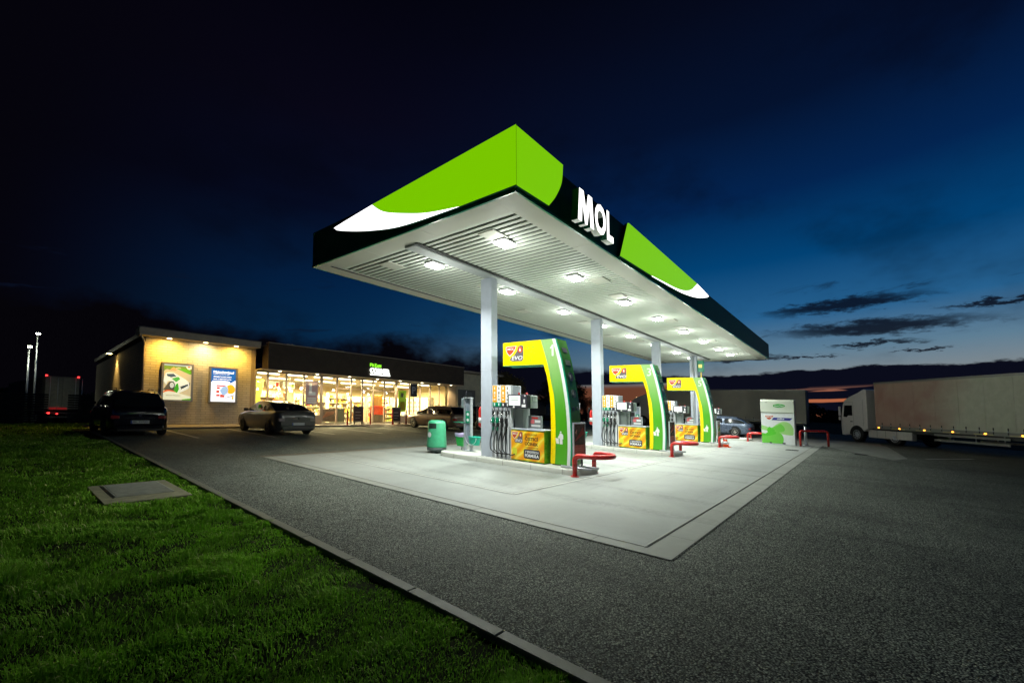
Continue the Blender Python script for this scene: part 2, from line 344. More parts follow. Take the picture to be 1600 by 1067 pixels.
def tag(o, label=None, cat=None, group=None, kind=None):
    if label: o['label'] = label
    if cat: o['category'] = cat
    if group: o['group'] = group
    if kind: o['kind'] = kind
    return o
def thing(name, label, cat, loc=(0, 0, 0), rz=0.0, group=None, kind=None, fol=1):
    o = bpy.data.objects.new(name, None); o.empty_display_size = 0.2; COL.objects.link(o)
    o.location = (loc[0], loc[1], G(loc[1]) + loc[2]); o.rotation_euler = (0, 0, rz)
    o['gl'] = [float(v) for v in loc]; o['fol'] = fol
    return tag(o, label, cat, group, kind)
def copy_tree(o, parent=None):
    c = o.copy(); COL.objects.link(c); c.parent = parent
    for ch in list(o.children): copy_tree(ch, c)
    return c
def dup(root, loc, label, rz=None):
    c = copy_tree(root); c.location = (loc[0], loc[1], G(loc[1]) + loc[2]); c['gl'] = [float(v) for v in loc]
    c['label'] = label
    if rz is not None: c.rotation_euler = (0, 0, rz)
    return c
_fonts = {}
def text_mesh(s, bold=0.0, ext=0.004, shear=0.0, res=3):
    cu = bpy.data.curves.new('t', 'FONT'); cu.body = s; cu.size = 1.0; cu.offset = bold; cu.extrude = 0.5; cu.shear = shear; cu.resolution_u = res
    o = bpy.data.objects.new('t', cu); COL.objects.link(o); bpy.context.view_layer.update()
    dg = bpy.context.evaluated_depsgraph_get(); me = bpy.data.meshes.new_from_object(o.evaluated_get(dg))
    bpy.data.objects.remove(o); bpy.data.curves.remove(cu); return me
def text(name, s, x, y, z, w, h, face, mat, parent=None, bold=0.02, depth=0.006, shear=0.0, side=None, slope_shear=True):
    """text whose lower-left corner sits at (x,y,z), w wide, h tall; face 'W' looks towards -x, 'S' towards -y. Protrudes by depth."""
    me = text_mesh(s, bold, shear=shear); n = len(me.vertices); co = np.empty(n * 3, np.float32); me.vertices.foreach_get('co', co); co = co.reshape(-1, 3)
    mn = co.min(0); mx = co.max(0); u = (co[:, 0] - mn[0]) / (mx[0] - mn[0]) * w; v = (co[:, 1] - mn[1]) / (mx[1] - mn[1]) * h; d = (co[:, 2] + 0.5) * depth
    out = np.empty_like(co)
    if face == 'W': out[:, 0] = x - d; out[:, 1] = y - u; out[:, 2] = z + v
    elif face == 'S': out[:, 0] = x + u; out[:, 1] = y - d; out[:, 2] = z + v
    elif face == 'N': out[:, 0] = x - u; out[:, 1] = y + d; out[:, 2] = z + v
    me.vertices.foreach_set('co', out.ravel()); me.materials.clear(); me.materials.append(mat)
    if side:
        me.materials.append(side)
        for p in me.polygons:
            nrm = p.normal
            if abs(nrm[0] if face == 'W' else nrm[1]) < 0.5: p.material_index = 1 if nrm[2] < -0.4 else 2
            elif sum(me.vertices[v].co[1] for v in p.vertices) / len(p.vertices) > y - depth / 2: p.material_index = 2
        me.materials.append(dkgreen)
    me.update(); return obj(name, me, None, parent, slope_shear=slope_shear)
def flat(face, x, pts, m, mb, t=0.003):
    """thin raised vinyl shape on a 'W' (plane x=const, pts (y,z)) or 'S' (plane y=const, pts (x,z)) face"""
    if face == 'W': mb.prism([(x, a, b) for a, b in pts], (-t, 0, 0), m)
    else: mb.prism([(a, x, b) for a, b in pts], (0, -t, 0), m)
def rrect(a0, a1, b0, b1, r, n=4):
    out = []
    for (cx, cy, s) in ((a1 - r, b1 - r, 0), (a0 + r, b1 - r, 1), (a0 + r, b0 + r, 2), (a1 - r, b0 + r, 3)):
        for k in range(n + 1):
            t = (s + k / n) * math.pi / 2; out.append((cx + r * math.cos(t), cy + r * math.sin(t)))
    return out
def ell(ca, cb, ra, rb, n=20): return [(ca + ra * math.cos(2 * math.pi * k / n), cb + rb * math.sin(2 * math.pi * k / n)) for k in range(n)]
def light(name, kind, loc, power, color, size=0.4, rot=(0, 0, 0), spread=None, parent=None, spot=None, blend=0.6):
    d = bpy.data.lights.new(name, kind); d.energy = power; d.color = color
    if kind == 'AREA': d.shape = 'DISK'; d.size = size; d.spread = rad(spread or 170)
    elif kind == 'SPOT': d.spot_size = rad(spot); d.spot_blend = blend; d.shadow_soft_size = size
    else: d.shadow_soft_size = size
    o = bpy.data.objects.new(name, d); COL.objects.link(o); o.location = loc; o.rotation_euler = rot
    if parent: o.parent = parent
    return o
exec_parts = []
# ================================================================== SETTING: ground sheets
def sheet(name, x0, x1, y0, y1, z, mat, kind='structure', xs=None):
    mb = MB(); ys = sorted({y0, y1} | {float(v) for v in (-400, -29, -28, -27, 27, 28, 28.5, 29, 29.5, 30, 30.5, 31, 32, 500) if y0 < v < y1})
    mb.grid([[(xa(y) if callable(xa) else xa, y, z) for xa in (x0, x1)] for y in ys], mat, False); mb.fix = False
    o = obj(name, mb); 
    return tag(o, kind=kind)
kx0 = lambda y: 2.225 + 0.0168 * y                        # grass side of the kerb
kx1 = lambda y: kx0(y) + 0.11
asph = asphalt(); conc = concrete('forecourt concrete', (0.268, 0.29, 0.270), 0.20)
concs = concrete('forecourt drain strip', (0.265, 0.28, 0.245), 0.2); kerbc = concrete('kerb concrete', (0.155, 0.16, 0.12), 0.22); plinthc = concrete('island kerb concrete', (0.47, 0.48, 0.43), 0.12)
soil = M('soil and thatch', (0.018, 0.026, 0.008), 0.95, var=0.5, vs=6, bump=0.6, bs=25, spec=0.05)
sheet('road', kx1, 420, -400, 500, 0.0, asph)
sheet('ground', -400, kx1, -400, 500, -0.03, soil)
sheet('field', 52, 420, -400, 46, 0.012, soil); sheet('field', 2.4, 420, 46, 500, 0.012, soil)  # dark sheets added so the far ground shows no blue sky sheen
mb = MB(); mb.fix = False; mb.poly([(44, -3.2, .011), (51.99, -3.2, .011), (51.99, -27, .011), (36, -27, .011), (36, -11, .011)], soil); tag(obj('field', mb), kind='structure')
# concrete forecourt slab, its strip border and saw-cut grooves
X0, X1, Y0, Y1 = 4.70, 29.4, 1.63, 12.65
sheet('forecourt', X0, X1, Y0, Y1, 0.004, conc)
mb = MB(); mb.fix = False; z = 0.008
ix, iy = 4.93, 1.98
mb.poly([(X0, Y0, z), (X1, Y0, z), (X1, iy, z), (ix, iy, z)], concs); mb.poly([(X0, Y0, z), (ix, iy, z), (ix, Y1, z), (X0, Y1, z)], concs)
tag(obj('forecourt_border', mb), kind='structure')
grv = M('groove shadow gap', (0.03, 0.03, 0.028), 0.8); gcon = M('pale joint filler', (0.42, 0.43, 0.39), 0.7)
mb = MB(); mb.fix = False; z = 0.012
def gl(x0, y0, x1, y1, w, m, zz=z):
    if x0 == x1: mb.poly([(x0 - w / 2, y0, zz), (x0 + w / 2, y0, zz), (x0 + w / 2, y1, zz), (x0 - w / 2, y1, zz)], m)
    else: mb.poly([(x0, y0 - w / 2, zz), (x1, y0 - w / 2, zz), (x1, y0 + w / 2, zz), (x0, y0 + w / 2, zz)], m)
gl(ix, iy, X1, iy, 0.016, grv); gl(ix, iy + 0.035, X1, iy + 0.035, 0.02, gcon); gl(ix, iy, ix, Y1, 0.018, grv); gl(ix + 0.03, iy, ix + 0.03, Y1, 0.015, gcon)
gl(X0 - 0.008, Y0, X0 - 0.008, Y1, 0.012, grv); gl(X0, Y0 - 0.008, X1, Y0 - 0.008, 0.012, grv)
for d in (0, 0.10):
    gl(6.05 + d, 4.88 + d, 6.05 + d, 12.1, 0.012, grv); gl(6.05 + d, 4.88 + d, 33, 4.88 + d, 0.012, grv)
gl(6.10, 4.93, 6.10, 12.1, 0.05, gcon, 0.0105); gl(6.10, 4.93, 33, 4.93, 0.05, gcon, 0.0105)
for x in (9.3 + 3.35, 16 + 3.35, 22.7 + 3.35): gl(x, iy, x, Y1, 0.010, grv, 0.0115)
for y in np.arange(2.6, 12, 1.0): gl(X0 - 0.0, y, ix, y, 0.006, grv, 0.0115)
for x in np.arange(5.6, 29, 1.0): gl(x, Y0, x, Y0, 0.006, grv) if 0 else mb.poly([(x, Y0, z), (x + 0.006, Y0, z), (x + 0.006, iy, z), (x, iy, z)], grv)
gl(X0, Y1 - 0.1, X1, Y1 - 0.1, 0.2, M('rust brown kerb stone', (0.16, 0.12, 0.08), 0.8, var=0.2), 0.0125)
tag(obj('forecourt_grooves', mb), kind='structure')
sheet('apron', 29.4, 37.5, -1.0, 9.0, 0.003, concrete('apron concrete', (0.20, 0.20, 0.17), 0.2))
mb = MB(); mb.fix = False
mb.poly([(22.6, -1.0, 0.008), (24.2, -1.5, 0.008), (34, -1.2, 0.008), (33, 1.6, 0.008), (29.4, 1.63, 0.008)], M('worn pale marking', (0.17, 0.18, 0.155), 0.7, var=0.25, vs=2))
mb.poly([(24.9, -2.05, 0.009), (25.0, -2.2, 0.009), (27.4, -3.9, 0.009), (27.3, -3.72, 0.009)], purew)
tag(obj('road_marking', mb), kind='structure')
drk = M('dark iron gully', (0.025, 0.025, 0.022), 0.6, 0.3, bump=0.3)
for x, y, lb in ((24.0, 2.5, 'dark iron drain grate in the concrete left of the leaf dispenser'), (24.6, 0.0, 'dark iron drain grate in the pale paving right of the red frame')):
    mb = MB(); mb.box(-0.3, 0.3, -0.25, 0.25, 0.006, 0.014, drk)
    for q in (-.2, -.1, 0, .1, .2): mb.box(q - .012, q + .012, -.2, .2, .0145, .018, galv if 0 else black if 'black' in globals() else drk)
    tag(obj('drain_cover', mb, None, None, (x, y, 0)), lb, 'drain cover', 'drain grates')
# kerb blocks
mb = MB(); y = -6.0
while y < 24:
    vs = mb.box(0, 0.11, y + 0.004, y + 0.996, -0.05, 0.022, kerbc, 0.008, 1)
    for v in vs: v.co.x += kx0(v.co.y)
    y += 1.0
tag(obj('kerb', mb), kind='structure')
# parking bay lines in front of the shop
mb = MB(); mb.fix = False; lm = M('worn white line paint', (0.42, 0.42, 0.38), 0.6, var=0.3, vs=20)
for x, ya, yb in ((5.0, 19.2, 24.5), (7.46, 18.6, 24.3), (10.25, 19.0, 24.1), (12.6, 18.7, 24.0), (15.1, 18.8, 24.0), (19.6, 18.7, 24.0), (22.2, 18.7, 24.0)):
    mb.poly([(x - .055, ya, .005), (x + .055, ya, .005), (x + .055, yb, .005), (x - .055, yb, .005)], lm)
tag(obj('parking_lines', mb), kind='structure')
pavem = concrete('shop pavement', (0.30, 0.27, 0.23), 0.15)
mb = MB(); mb.box(4.7, 30, 24.35, 26.45, -0.05, 0.10, pavem, 0.02); tag(obj('pavement', mb), kind='structure')
mb = MB(); mb.box(14.9, 18.2, 23.7, 24.349, -0.05, 0.05, pavem); tag(obj('ramp', mb), kind='structure')
# manhole plate in the grass
t = thing('utility_hatch', 'concrete utility cover with ribbed metal lid set in the lawn', 'hatch', (2.0, 9.3, 0))
mb = MB(); mb.box(-0.93, 0.12, -0.97, 0.75, -0.05, 0.012, M('hatch concrete', (0.24, 0.23, 0.14), .8, var=.2, bump=.3), 0.006); 
mb.bm.verts.ensure_lookup_table()
for v in mb.bm.verts: v.co.x = v.co.x * 0.98 + 0.0
obj('surround', mb, None, t)
mb = MB(); hl = M('ribbed lid steel', (0.36, 0.37, 0.31), 0.5, 0.1, var=0.15)
mb.box(-0.74, -0.02, -0.55, 0.60, 0.0, 0.022, hl)
for k in range(16): mb.box(-0.72, -0.04, -0.52 + k * 0.07, -0.485 + k * 0.07, 0.022, 0.030, hl)
mb.box(-0.775, -0.755, -0.60, 0.65, 0.0, 0.016, drk)
obj('lid', mb, None, t)

# ================================================================== CANOPY
CX0, CX1, CY0, CY1, CZ0, CZ1 = 5.72, 33.2, 4.54, 12.05, 5.40, 6.42
can = thing('filling_station_canopy', 'long flat green edged canopy on four grey columns with lit white letters over the pumps', 'canopy', (CX0, CY0, 0))
def L(x, y, z=0): return (x - CX0, y - CY0, z)
def cb(mb, x0, x1, y0, y1, z0, z1, m, bev=0): mb.box(x0 - CX0, x1 - CX0, y0 - CY0, y1 - CY0, z0, z1, m, bev)
mb = MB()
t_ = 0.12
cb(mb, CX0, CX1, CY0, CY0 + t_, CZ0 + .05, CZ1, dkgreen); cb(mb, CX0, CX1, CY1 - t_, CY1, CZ0 + .05, CZ1, dkgreen)
cb(mb, CX0, CX0 + t_, CY0 + t_, CY1 - t_, CZ0 + .05, CZ1, dkgreen); cb(mb, CX1 - t_, CX1, CY0 + t_, CY1 - t_, CZ0 + .05, CZ1, dkgreen)
obj('fascia', mb, None, can)
mb = MB()
e = 0.012
cb(mb, CX0 - e, CX1 + e, CY0 - e, CY0 + .03, CZ0, CZ0 + .05, teal); cb(mb, CX0 - e, CX1 + e, CY1 - .03, CY1 + e, CZ0, CZ0 + .05, teal)
cb(mb, CX0 - e, CX0 + .03, CY0 + .03, CY1 - .03, CZ0, CZ0 + .05, teal); cb(mb, CX1 - .03, CX1 + e, CY0 + .03, CY1 - .03, CZ0, CZ0 + .05, teal)
obj('edge_trim', mb, None, can)
mb = MB(); cb(mb, CX0 + t_, CX1 - t_, CY0 + t_, CY1 - t_, CZ1 - .12, CZ1 - .06, charcoal); obj('roof', mb, None, can)
# border sheets of the soffit
mb = MB(); bw = 0.52; a = CX0 + .03; b_ = CX1 - .03; c_ = CY0 + .03; d_ = CY1 - .03
x = a
while x < b_ - 0.01:
    x2 = min(x + 2.8, b_); cb(mb, x + .004, x2 - .004, c_, c_ + bw, CZ0, CZ0 + .02, borderm); cb(mb, x + .004, x2 - .004, d_ - bw - .12, d_, CZ0, CZ0 + .02, borderm); x = x2
y = c_ + bw
while y < d_ - bw - .12 - 0.01:
    y2 = min(y + 2.2, d_ - bw - .12); cb(mb, a, a + bw, y + .004, y2 - .004, CZ0, CZ0 + .02, borderm); cb(mb, b_ - bw, b_, y + .004, y2 - .004, CZ0, CZ0 + .02, borderm); y = y2
cb(mb, a + .2, b_ - .2, d_ - .60, d_ - .575, CZ0 - .03, CZ0 - .001, charcoal)
obj('soffit_border', mb, None, can)
# slatted soffit: real boards with real gaps
mb = MB(); x = a + bw + .01
bmv = mb
while x < b_ - bw - 0.1:
    w = 0.118; y0_, y1_ = c_ + bw, d_ - bw - .12; z0 = CZ0 + .012
    pts = [(x, z0 + .02), (x + .012, z0), (x + w - .012, z0), (x + w, z0 + .02)]
    rows = [[(px - CX0, y0_ - CY0, pz) for px, pz in pts], [(px - CX0, y1_ - CY0, pz) for px, pz in pts]]
    mb.grid(rows, soffm, False); x += 0.182
mb.fix = False
obj('soffit_slats', mb, None, can)
mb = MB(); cb(mb, a + bw, b_ - bw, c_ + bw, d_ - bw - .12, CZ0 + .07, CZ0 + .08, soffdark); obj('soffit_backing', mb, None, can)
mb = MB(); cb(mb, a + bw * .9, 31.9, 8.02, 8.40, CZ0 - .06, CZ0 + .01, beamm, 0.01); cb(mb, a + bw * .9, 31.9, 7.93, 8.02, CZ0 - .02, CZ0 + .011, soffdark)
obj('beam', mb, None, can)
COLX = [9.2 + 6.7 * i for i in range(4)]
for i, x in enumerate(COLX):
    mb = MB(); cb(mb, x - .13, x + .13, 8.13, 8.55, .1, CZ0 - .0605, colmat, .01)
    cb(mb, x - .135, x + .135, 8.125, 8.555, 2.62, 2.63, galv)
    cb(mb, x - .2, x + .2, 8.06, 8.62, .1, .13, galv, .005)
    o = obj('column', mb, None, can)
    if i == 3: mb = MB(); mb.cyl(L(x - .28, 8.32, .12), L(x - .28, 8.32, CZ0 - .1), .05, galv); obj('drainpipe', mb, None, can)
# lit green and white boxes wrapped round the near corner
D = 0.08
def smooth(pts, n=6):
    """Catmull-Rom through the given open polyline"""
    P = [pts[0]] + pts + [pts[-1]]; out = []
    for i in range(1, len(P) - 2):
        for k in range(n):
            t = k / n; q = []
            for j in (0, 1):
                p0, p1, p2, p3 = P[i - 1][j], P[i][j], P[i + 1][j], P[i + 2][j]
                q.append(0.5 * (2 * p1 + (p2 - p0) * t + (2 * p0 - 5 * p1 + 4 * p2 - p3) * t * t + (3 * p1 - p0 - 3 * p2 + p3) * t ** 3))
            out.append(tuple(q))
    return out + [pts[-1]]
def sideW(poly, m, x=CX0, dd=D): 
    return [(x - CX0, a * .986 - CY0 if a > CY0 else a - CY0, b * .986 + .0224) for a, b in poly]
gw = smooth([(9.05, 6.43), (8.55, 6.12), (7.67, 5.845), (6.9, 5.66), (5.94, 5.53)])
mb = MB(); mb.prism(sideW([(CY0 - D + .003, 5.53), (CY0 - D + .003, 6.64)] + gw, None), (-D, 0, 0), ltgreen, dkgreen); obj('lit_panel', mb, None, can)
tipc = smooth([(9.055, 6.425), (10.72, 6.30), (10.80, 6.25), (10.6, 6.15), (9.57, 5.885), (8.4, 5.66), (7.5, 5.57), (5.96, 5.525)])
ww = tipc + [(p[0] + .004, p[1] - .004) for p in gw[::-1]][1:-1]
mb = MB(); mb.prism(sideW(ww, None), (-D, 0, 0), ltwhite, dkgreen); obj('lit_panel', mb, None, can)
S_ = lambda poly: [(a * .9824 - CX0 if a > CX0 + .2 else a - CX0, 0.0, b * .9824 + .0282) for a, b in poly]
mb = MB(); mb.prism(S_([(CX0 - D + .004, 5.53), (CX0 - D + .004, 6.64), (7.30, 6.645)] + smooth([(7.30, 6.645), (7.24, 6.24), (7.02, 5.86), (6.76, 5.56)])[1:]), (0, -D, 0), ltgreen, dkgreen); obj('lit_panel', mb, None, can)
gr = smooth([(16.75, 6.50), (16.0, 6.1), (15.2, 5.87), (14.3, 5.74), (13.2, 5.66), (12.0, 5.58)])
mb = MB(); mb.prism(S_([(9.97, 5.53), (10.47, 6.56), (10.56, 6.60)] + gr), (0, -D, 0), ltgreen, dkgreen); obj('lit_panel', mb, None, can)
wr = smooth([(16.755, 6.495), (18.2, 6.40), (18.26, 6.34), (17.9, 6.22), (16.6, 5.93), (15.2, 5.74), (14.0, 5.65), (12.1, 5.562)])
mb = MB(); mb.prism(S_(wr + [(p[0] + .004, p[1] - .004) for p in gr[::-1]][1:-1]), (0, -D, 0), ltwhite, dkgreen); obj('lit_panel', mb, None, can)
# black end caps beside the letters and the letters themselves
mb = MB(); mp = [(0, 0), (.10, 1), (.36, 1), (.50, .46), (.64, 1), (.90, 1), (1, 0), (.77, 0), (.72, .60), (.57, 0), (.43, 0), (.28, .60), (.23, 0)]
vs_ = [(7.33 - CX0 + u * .67, -.16, 5.43 + v * .68) for u, v in mp]
mb.prism(vs_, (0, -.16, 0), litletter, dkgreen); mb.bm.faces.ensure_lookup_table()
ls_ = mb.mi(underside_lit); dg_ = mb.mi(dkgreen)
mb.bm.normal_update()
for f in mb.bm.faces:
    if f.normal.z < -.5: f.material_index = ls_
    elif f.normal.y > .5: f.material_index = dg_
obj('letter', mb, None, can)
for ch, xa, xb in (('O', 8.05, 8.56), ('L', 8.61, 8.93)):
    text('letter', ch, xa - CX0, 0.0 - 0.16, 5.43, xb - xa, 0.68, 'S', litletter, can, bold=0.035, depth=0.16, side=underside_lit)

# cover plates next to the lamps
for x, y in ((6.95, 6.1), (6.9, 9.85), (11.2, 5.7), (13.1, 6.0), (17.7, 5.85), (19.4, 5.95), (13.3, 10.1), (22.3, 9.1), (25.4, 9.3), (23.9, 5.8), (26, 6), (20, 9.8), (29.6, 5.9), (9.9, 9.0), (16.4, 9.1)):
    mb = MB(); cb(mb, x - .26, x + .26, y - .17, y + .30, CZ0 - .012, CZ0 + .01, borderm); obj('cover_plate', mb, None, can)
# lamps under the canopy
lamp_spots = [(x, y) for y in (6.15, 8.74) for x in ((7.32, 10.45, 13.8, 16.9, 20.25, 23.5, 26.7, 29.4) if y < 7 else (7.45, 10.54, 13.95, 17.15, 20.25, 23.55, 27.2, 30.2))]
def ordn(i): return ['first', 'second', 'third', 'fourth', 'fifth', 'sixth', 'seventh', 'eighth'][i]
lp = None
for i, (x, y) in enumerate(lamp_spots):
    side = 'between beam and lettered edge' if y < 7 else 'on the shop side of the beam'
    lab = f'{ordn(i % 8)} floodlight from the near corner, row {side}'
    if lp is None:
        lp = thing('canopy_lamp', lab, 'ceiling lamp', (x, y, CZ0), 0, 'square floodlights under the canopy')
        mb = MB(); 
        mb.box(-.21, .21, -.17, .17, -.055, -.001, lampcase, .01); obj('housing', mb, None, lp)
        mb = MB(); mb.box(-.20, .20, -.16, .16, -.10, -.056, lampem, .012); obj('lens', mb, None, lp)
    else: dup(lp, (x, y, CZ0), lab)
    light('lamp_and_fill_light', 'AREA', (x, y, G(y) + CZ0 - .17), 162, (0.95, 1.0, 0.93), 0.34, spread=128)
    light('lamp_and_fill_light', 'POINT', (x, y, G(y) + CZ0 - .85), 38, (0.95, 1.0, 0.92), 0.12)  # added unseen fill light, floated below the lamp to brighten soffit and ground

# ================================================================== PUMP ISLANDS
ord_p = ['nearest', 'second nearest', 'third nearest', 'farthest']
OX, OY = 9.2, 7.0                       # coordinates below are those of the first island; each island is a copy 6.7 m on
def w_(dx, dy=0): return (OX + dx, OY + dy, 0)
def bx(mb, x0, x1, y0, y1, z0, z1, m=None, bev=0, seg=2): return mb.box(x0 - OX, x1 - OX, y0 - OY, y1 - OY, z0, z1, m, bev, seg)
def P3(x, y, z): return (x - OX, y - OY, z)
# --- kerb island with rounded ends
isl = thing('pump_island', 'nearest raised concrete pump island with rounded ends', 'kerb island', w_(0), group='raised pump islands')
mb = MB(); n = 14; r = 0.62; cx = 9.42
def islpts(g_, z): 
    ya, yb = 5.55, 9.85; q = []
    for k in range(n + 1): t = math.pi * k / n; q.append((cx + (r - g_) * math.cos(t), yb + (r - g_) * math.sin(t) * .75, z))
    for k in range(n + 1): t = math.pi + math.pi * k / n; q.append((cx + (r - g_) * math.cos(t), ya + (r - g_) * math.sin(t) * .75, z))
    return [P3(*p) for p in q]
rings = [islpts(0, -.02), islpts(.005, .11), islpts(.02, .135), islpts(.045, .142)]
mb.grid(rings, plinthc, True, closed=True); mb.poly(islpts(.045, .142), plinthc)
obj('kerb_stone', mb, None, isl)
for y in np.arange(5.6, 9.9, 0.95): mb = MB(); bx(mb, cx - r - .003, cx - r + .004, y, y + .009, .0, .132, plinthc if 0 else M('joint grey', (.2, .2, .18), .8)); obj('kerb_joint', mb, None, isl)
# --- dispenser
disp = thing('fuel_dispenser', 'nearest silver fuel dispenser with four hoses and orange price strips', 'fuel pump', w_(0), group='fuel dispensers')
Zb = 0.142
silver = M('dispenser silver', (0.52, 0.55, 0.60), 0.36, 0.25, var=0.04)
mb = MB(); bx(mb, 9.02, 9.52, 7.40, 8.05, 1.46, 2.18, silver, .012); bx(mb, 9.10, 9.50, 7.42, 8.03, Zb, 1.46, silver, .008)
bx(mb, 9.02, 9.12, 7.375, 7.42, Zb, 2.17, white, .004); bx(mb, 9.02, 9.12, 8.035, 8.06, Zb, 2.17, white, .004)
bx(mb, 9.20, 9.52, 7.10, 7.40, .98, 1.62, M('grey cabinet side', (0.28, 0.31, 0.30), 0.4), .01)
obj('cabinet', mb, None, disp)
mb = MB(); 
for k in range(4):
    y0 = 7.415 + k * .155; bx(mb, 9.02, 9.10, y0 + .028, y0 + .098, Zb, 1.44, white, .008)
obj('hose_rail', mb, None, disp)
cols_ = [orangep, purew, orangep, purew]
for k in range(4):
    y1 = 8.035 - k * .158; y0 = y1 - .150; m = cols_[k]
    mb = MB(); bx(mb, 9.008, 9.02, y0, y1, 1.70, 2.17, m, .003)
    tx = M('strip ink', (0.25, 0.2, 0.15), 0.5) if m is purew else purew
    for (za, zb_, in_) in ((2.06, 2.13, .055), (1.93, 2.0, .05), (1.85, 1.90, .06), (1.76, 1.80, .045)): bx(mb, 9.005, 9.008, y0 + in_, y1 - in_, za, zb_, tx)
    obj('price_strip', mb, None, disp)
    gm = pteal if k < 2 else charcoal
    mb = MB(); bx(mb, 9.006, 9.02, y0, y1, 1.585, 1.70, gm, .003); bx(mb, 9.003, 9.006, y0 + .055, y1 - .055, 1.605, 1.68, purew)
    obj('grade_label', mb, None, disp)
    yc = (y0 + y1) / 2; nz = (M('nozzle green', (0.0, 0.20, 0.10), 0.35) if k < 2 else black)
    nozr = thing('nozzle_group', None, None) if 0 else None
    mb = MB(); mb.tube([P3(8.97, yc, 1.55), P3(8.955, yc, 1.42), P3(8.94, yc - .004, 1.34)], .032, black, 10)
    mb.tube([P3(8.965, yc - .045, 1.40), P3(8.93, yc - .01, 1.30), P3(8.94, yc + .05, 1.22)], .017, chrome, 8)
    bx(mb, 8.90, 8.99, yc - .035, yc + .04, 1.12, 1.27, nz, .02); bx(mb, 8.915, 8.975, yc - .05, yc + .02, 1.02, 1.14, black, .02)
    mb.tube([P3(8.93, yc + .045, 1.24), P3(8.89, yc + .06, 1.17), P3(8.90, yc + .04, 1.08)], .010, chrome, 6)
    nozzle = obj('nozzle', mb, None, disp)
    mb = MB(); mb.cyl(P3(8.955, yc + .005, 1.02), P3(8.955, yc + .015, .92), .026, nz, n=10)
    # the hose hangs in a loop and returns to the base
    pts = []
    for j in range(22):
        t = j / 21; swing = .10 + .03 * (k % 2)
        yy = yc + .015 + swing * math.sin(math.pi * min(1, t * 1.25)) * (1 - t * .3) - .26 * max(0, t - .55) / .45
        zz = .95 - (.95 - .28) * math.sin(math.pi / 2 * min(1, t * 1.18)) if t < .85 else .28 + (t - .85) * .25
        xx = 8.95 - .05 * math.sin(math.pi * t) + .06 * t
        pts.append(P3(xx, yy, zz))
    mb.tube(pts, .0145, black, 8)
    mb2 = MB(); mb2.tube([P3(9.03, yc - .07, 1.05), P3(9.01, yc - .075, .8), P3(9.01, yc - .07, .45), P3(9.03, yc - .07, .2)], .014, black, 8)
    obj('hose', mb, None, nozzle); obj('hose_riser', mb2, None, disp)
# display head
mb = MB(); bx(mb, 8.93, 9.10, 6.76, 7.42, 1.555, 1.925, charcoal, .015); bx(mb, 9.10, 9.45, 6.78, 7.3, 1.57, 1.915, M('head grey', (0.36, 0.42, 0.40), 0.35), .015); head = obj('display_head', mb, None, disp)
mb = MB(); bx(mb, 8.922, 8.93, 6.98, 7.37, 1.63, 1.89, screenm, .004)
for z_ in (1.83, 1.77, 1.70): bx(mb, 8.919, 8.922, 7.03, 7.32, z_, z_ + .012, charcoal)
obj('screen', mb, None, head)
mb = MB(); bx(mb, 8.922, 8.93, 6.80, 6.93, 1.585, 1.66, purew, .01); bx(mb, 8.922, 8.93, 6.82, 6.87, 1.70, 1.80, purew, .004); mb.cyl(P3(8.93, 6.82, 1.89), P3(8.922, 6.82, 1.89), .02, purew, n=12); mb.cyl(P3(8.93, 7.2, 1.59), P3(8.922, 7.2, 1.59), .03, purew, n=12)
obj('keypad', mb, None, head)
mb = MB(); bx(mb, 9.12, 9.40, 6.777, 6.78, 1.75, 1.90, M('notice sheet', (0.45, 0.52, 0.48), 0.5)); bx(mb, 9.19, 9.20, 6.774, 6.777, 1.76, 1.89, charcoal); obj('notice', mb, None, head)
for y in (7.15, 6.88):
    mb = MB(); mb.cyl(P3(9.1, y, 1.925), P3(9.1, y, 1.96), .03, redp, n=12); mb.cyl(P3(9.1, y, 1.96), P3(9.1, y, 1.985), .03, redp, .012, n=12); obj('beacon', mb, None, head)
# --- advertising cabinet below, yellow poster on its front
cab = thing('advert_cabinet', 'nearest low green cabinet with an orange yellow poster beside the dispenser', 'cabinet', w_(0), group='poster cabinets on the islands')
mb = MB(); bx(mb, 9.03, 9.50, 6.27, 7.38, Zb + .02, .98, pgreen, .006); bx(mb, 9.05, 9.48, 6.30, 7.36, Zb, Zb + .02, black); obj('cabinet_body', mb, None, cab)
mb = MB(); bx(mb, 9.01, 9.51, 6.26, 7.39, .98, 1.015, silver, .006); obj('top', mb, None, cab)
mb = MB(); mb.fix = True
posterm = M('amber poster', (0.82, 0.42, 0.01), 0.3)
def postermat():
    m = bpy.data.materials.new('amber poster print'); m.use_nodes = True; nt = m.node_tree; b = nt.nodes['Principled BSDF']; g = NG(nt)
    tc = nn(nt, 'ShaderNodeTexCoord'); w = nn(nt, 'ShaderNodeTexWave'); w.inputs['Scale'].default_value = 1.6; w.inputs['Distortion'].default_value = 4.5; w.inputs['Detail'].default_value = 1.5
    w.bands_direction = 'DIAGONAL'; nt.links.new(tc.outputs['Object'], w.inputs['Vector'])
    nt.links.new(g.ramp(w.outputs[1], [(0, (0.80, 0.30, 0.005)), (0.5, (0.86, 0.42, 0.008)), (0.85, (0.92, 0.58, 0.01)), (1, (0.95, 0.74, 0.10))]), b.inputs['Base Color']); b.inputs['Roughness'].default_value = 0.28
    return m
bx(mb, 9.018, 9.03, 6.285, 7.375, .185, .955, postermat()); poster = obj('poster', mb, None, cab)
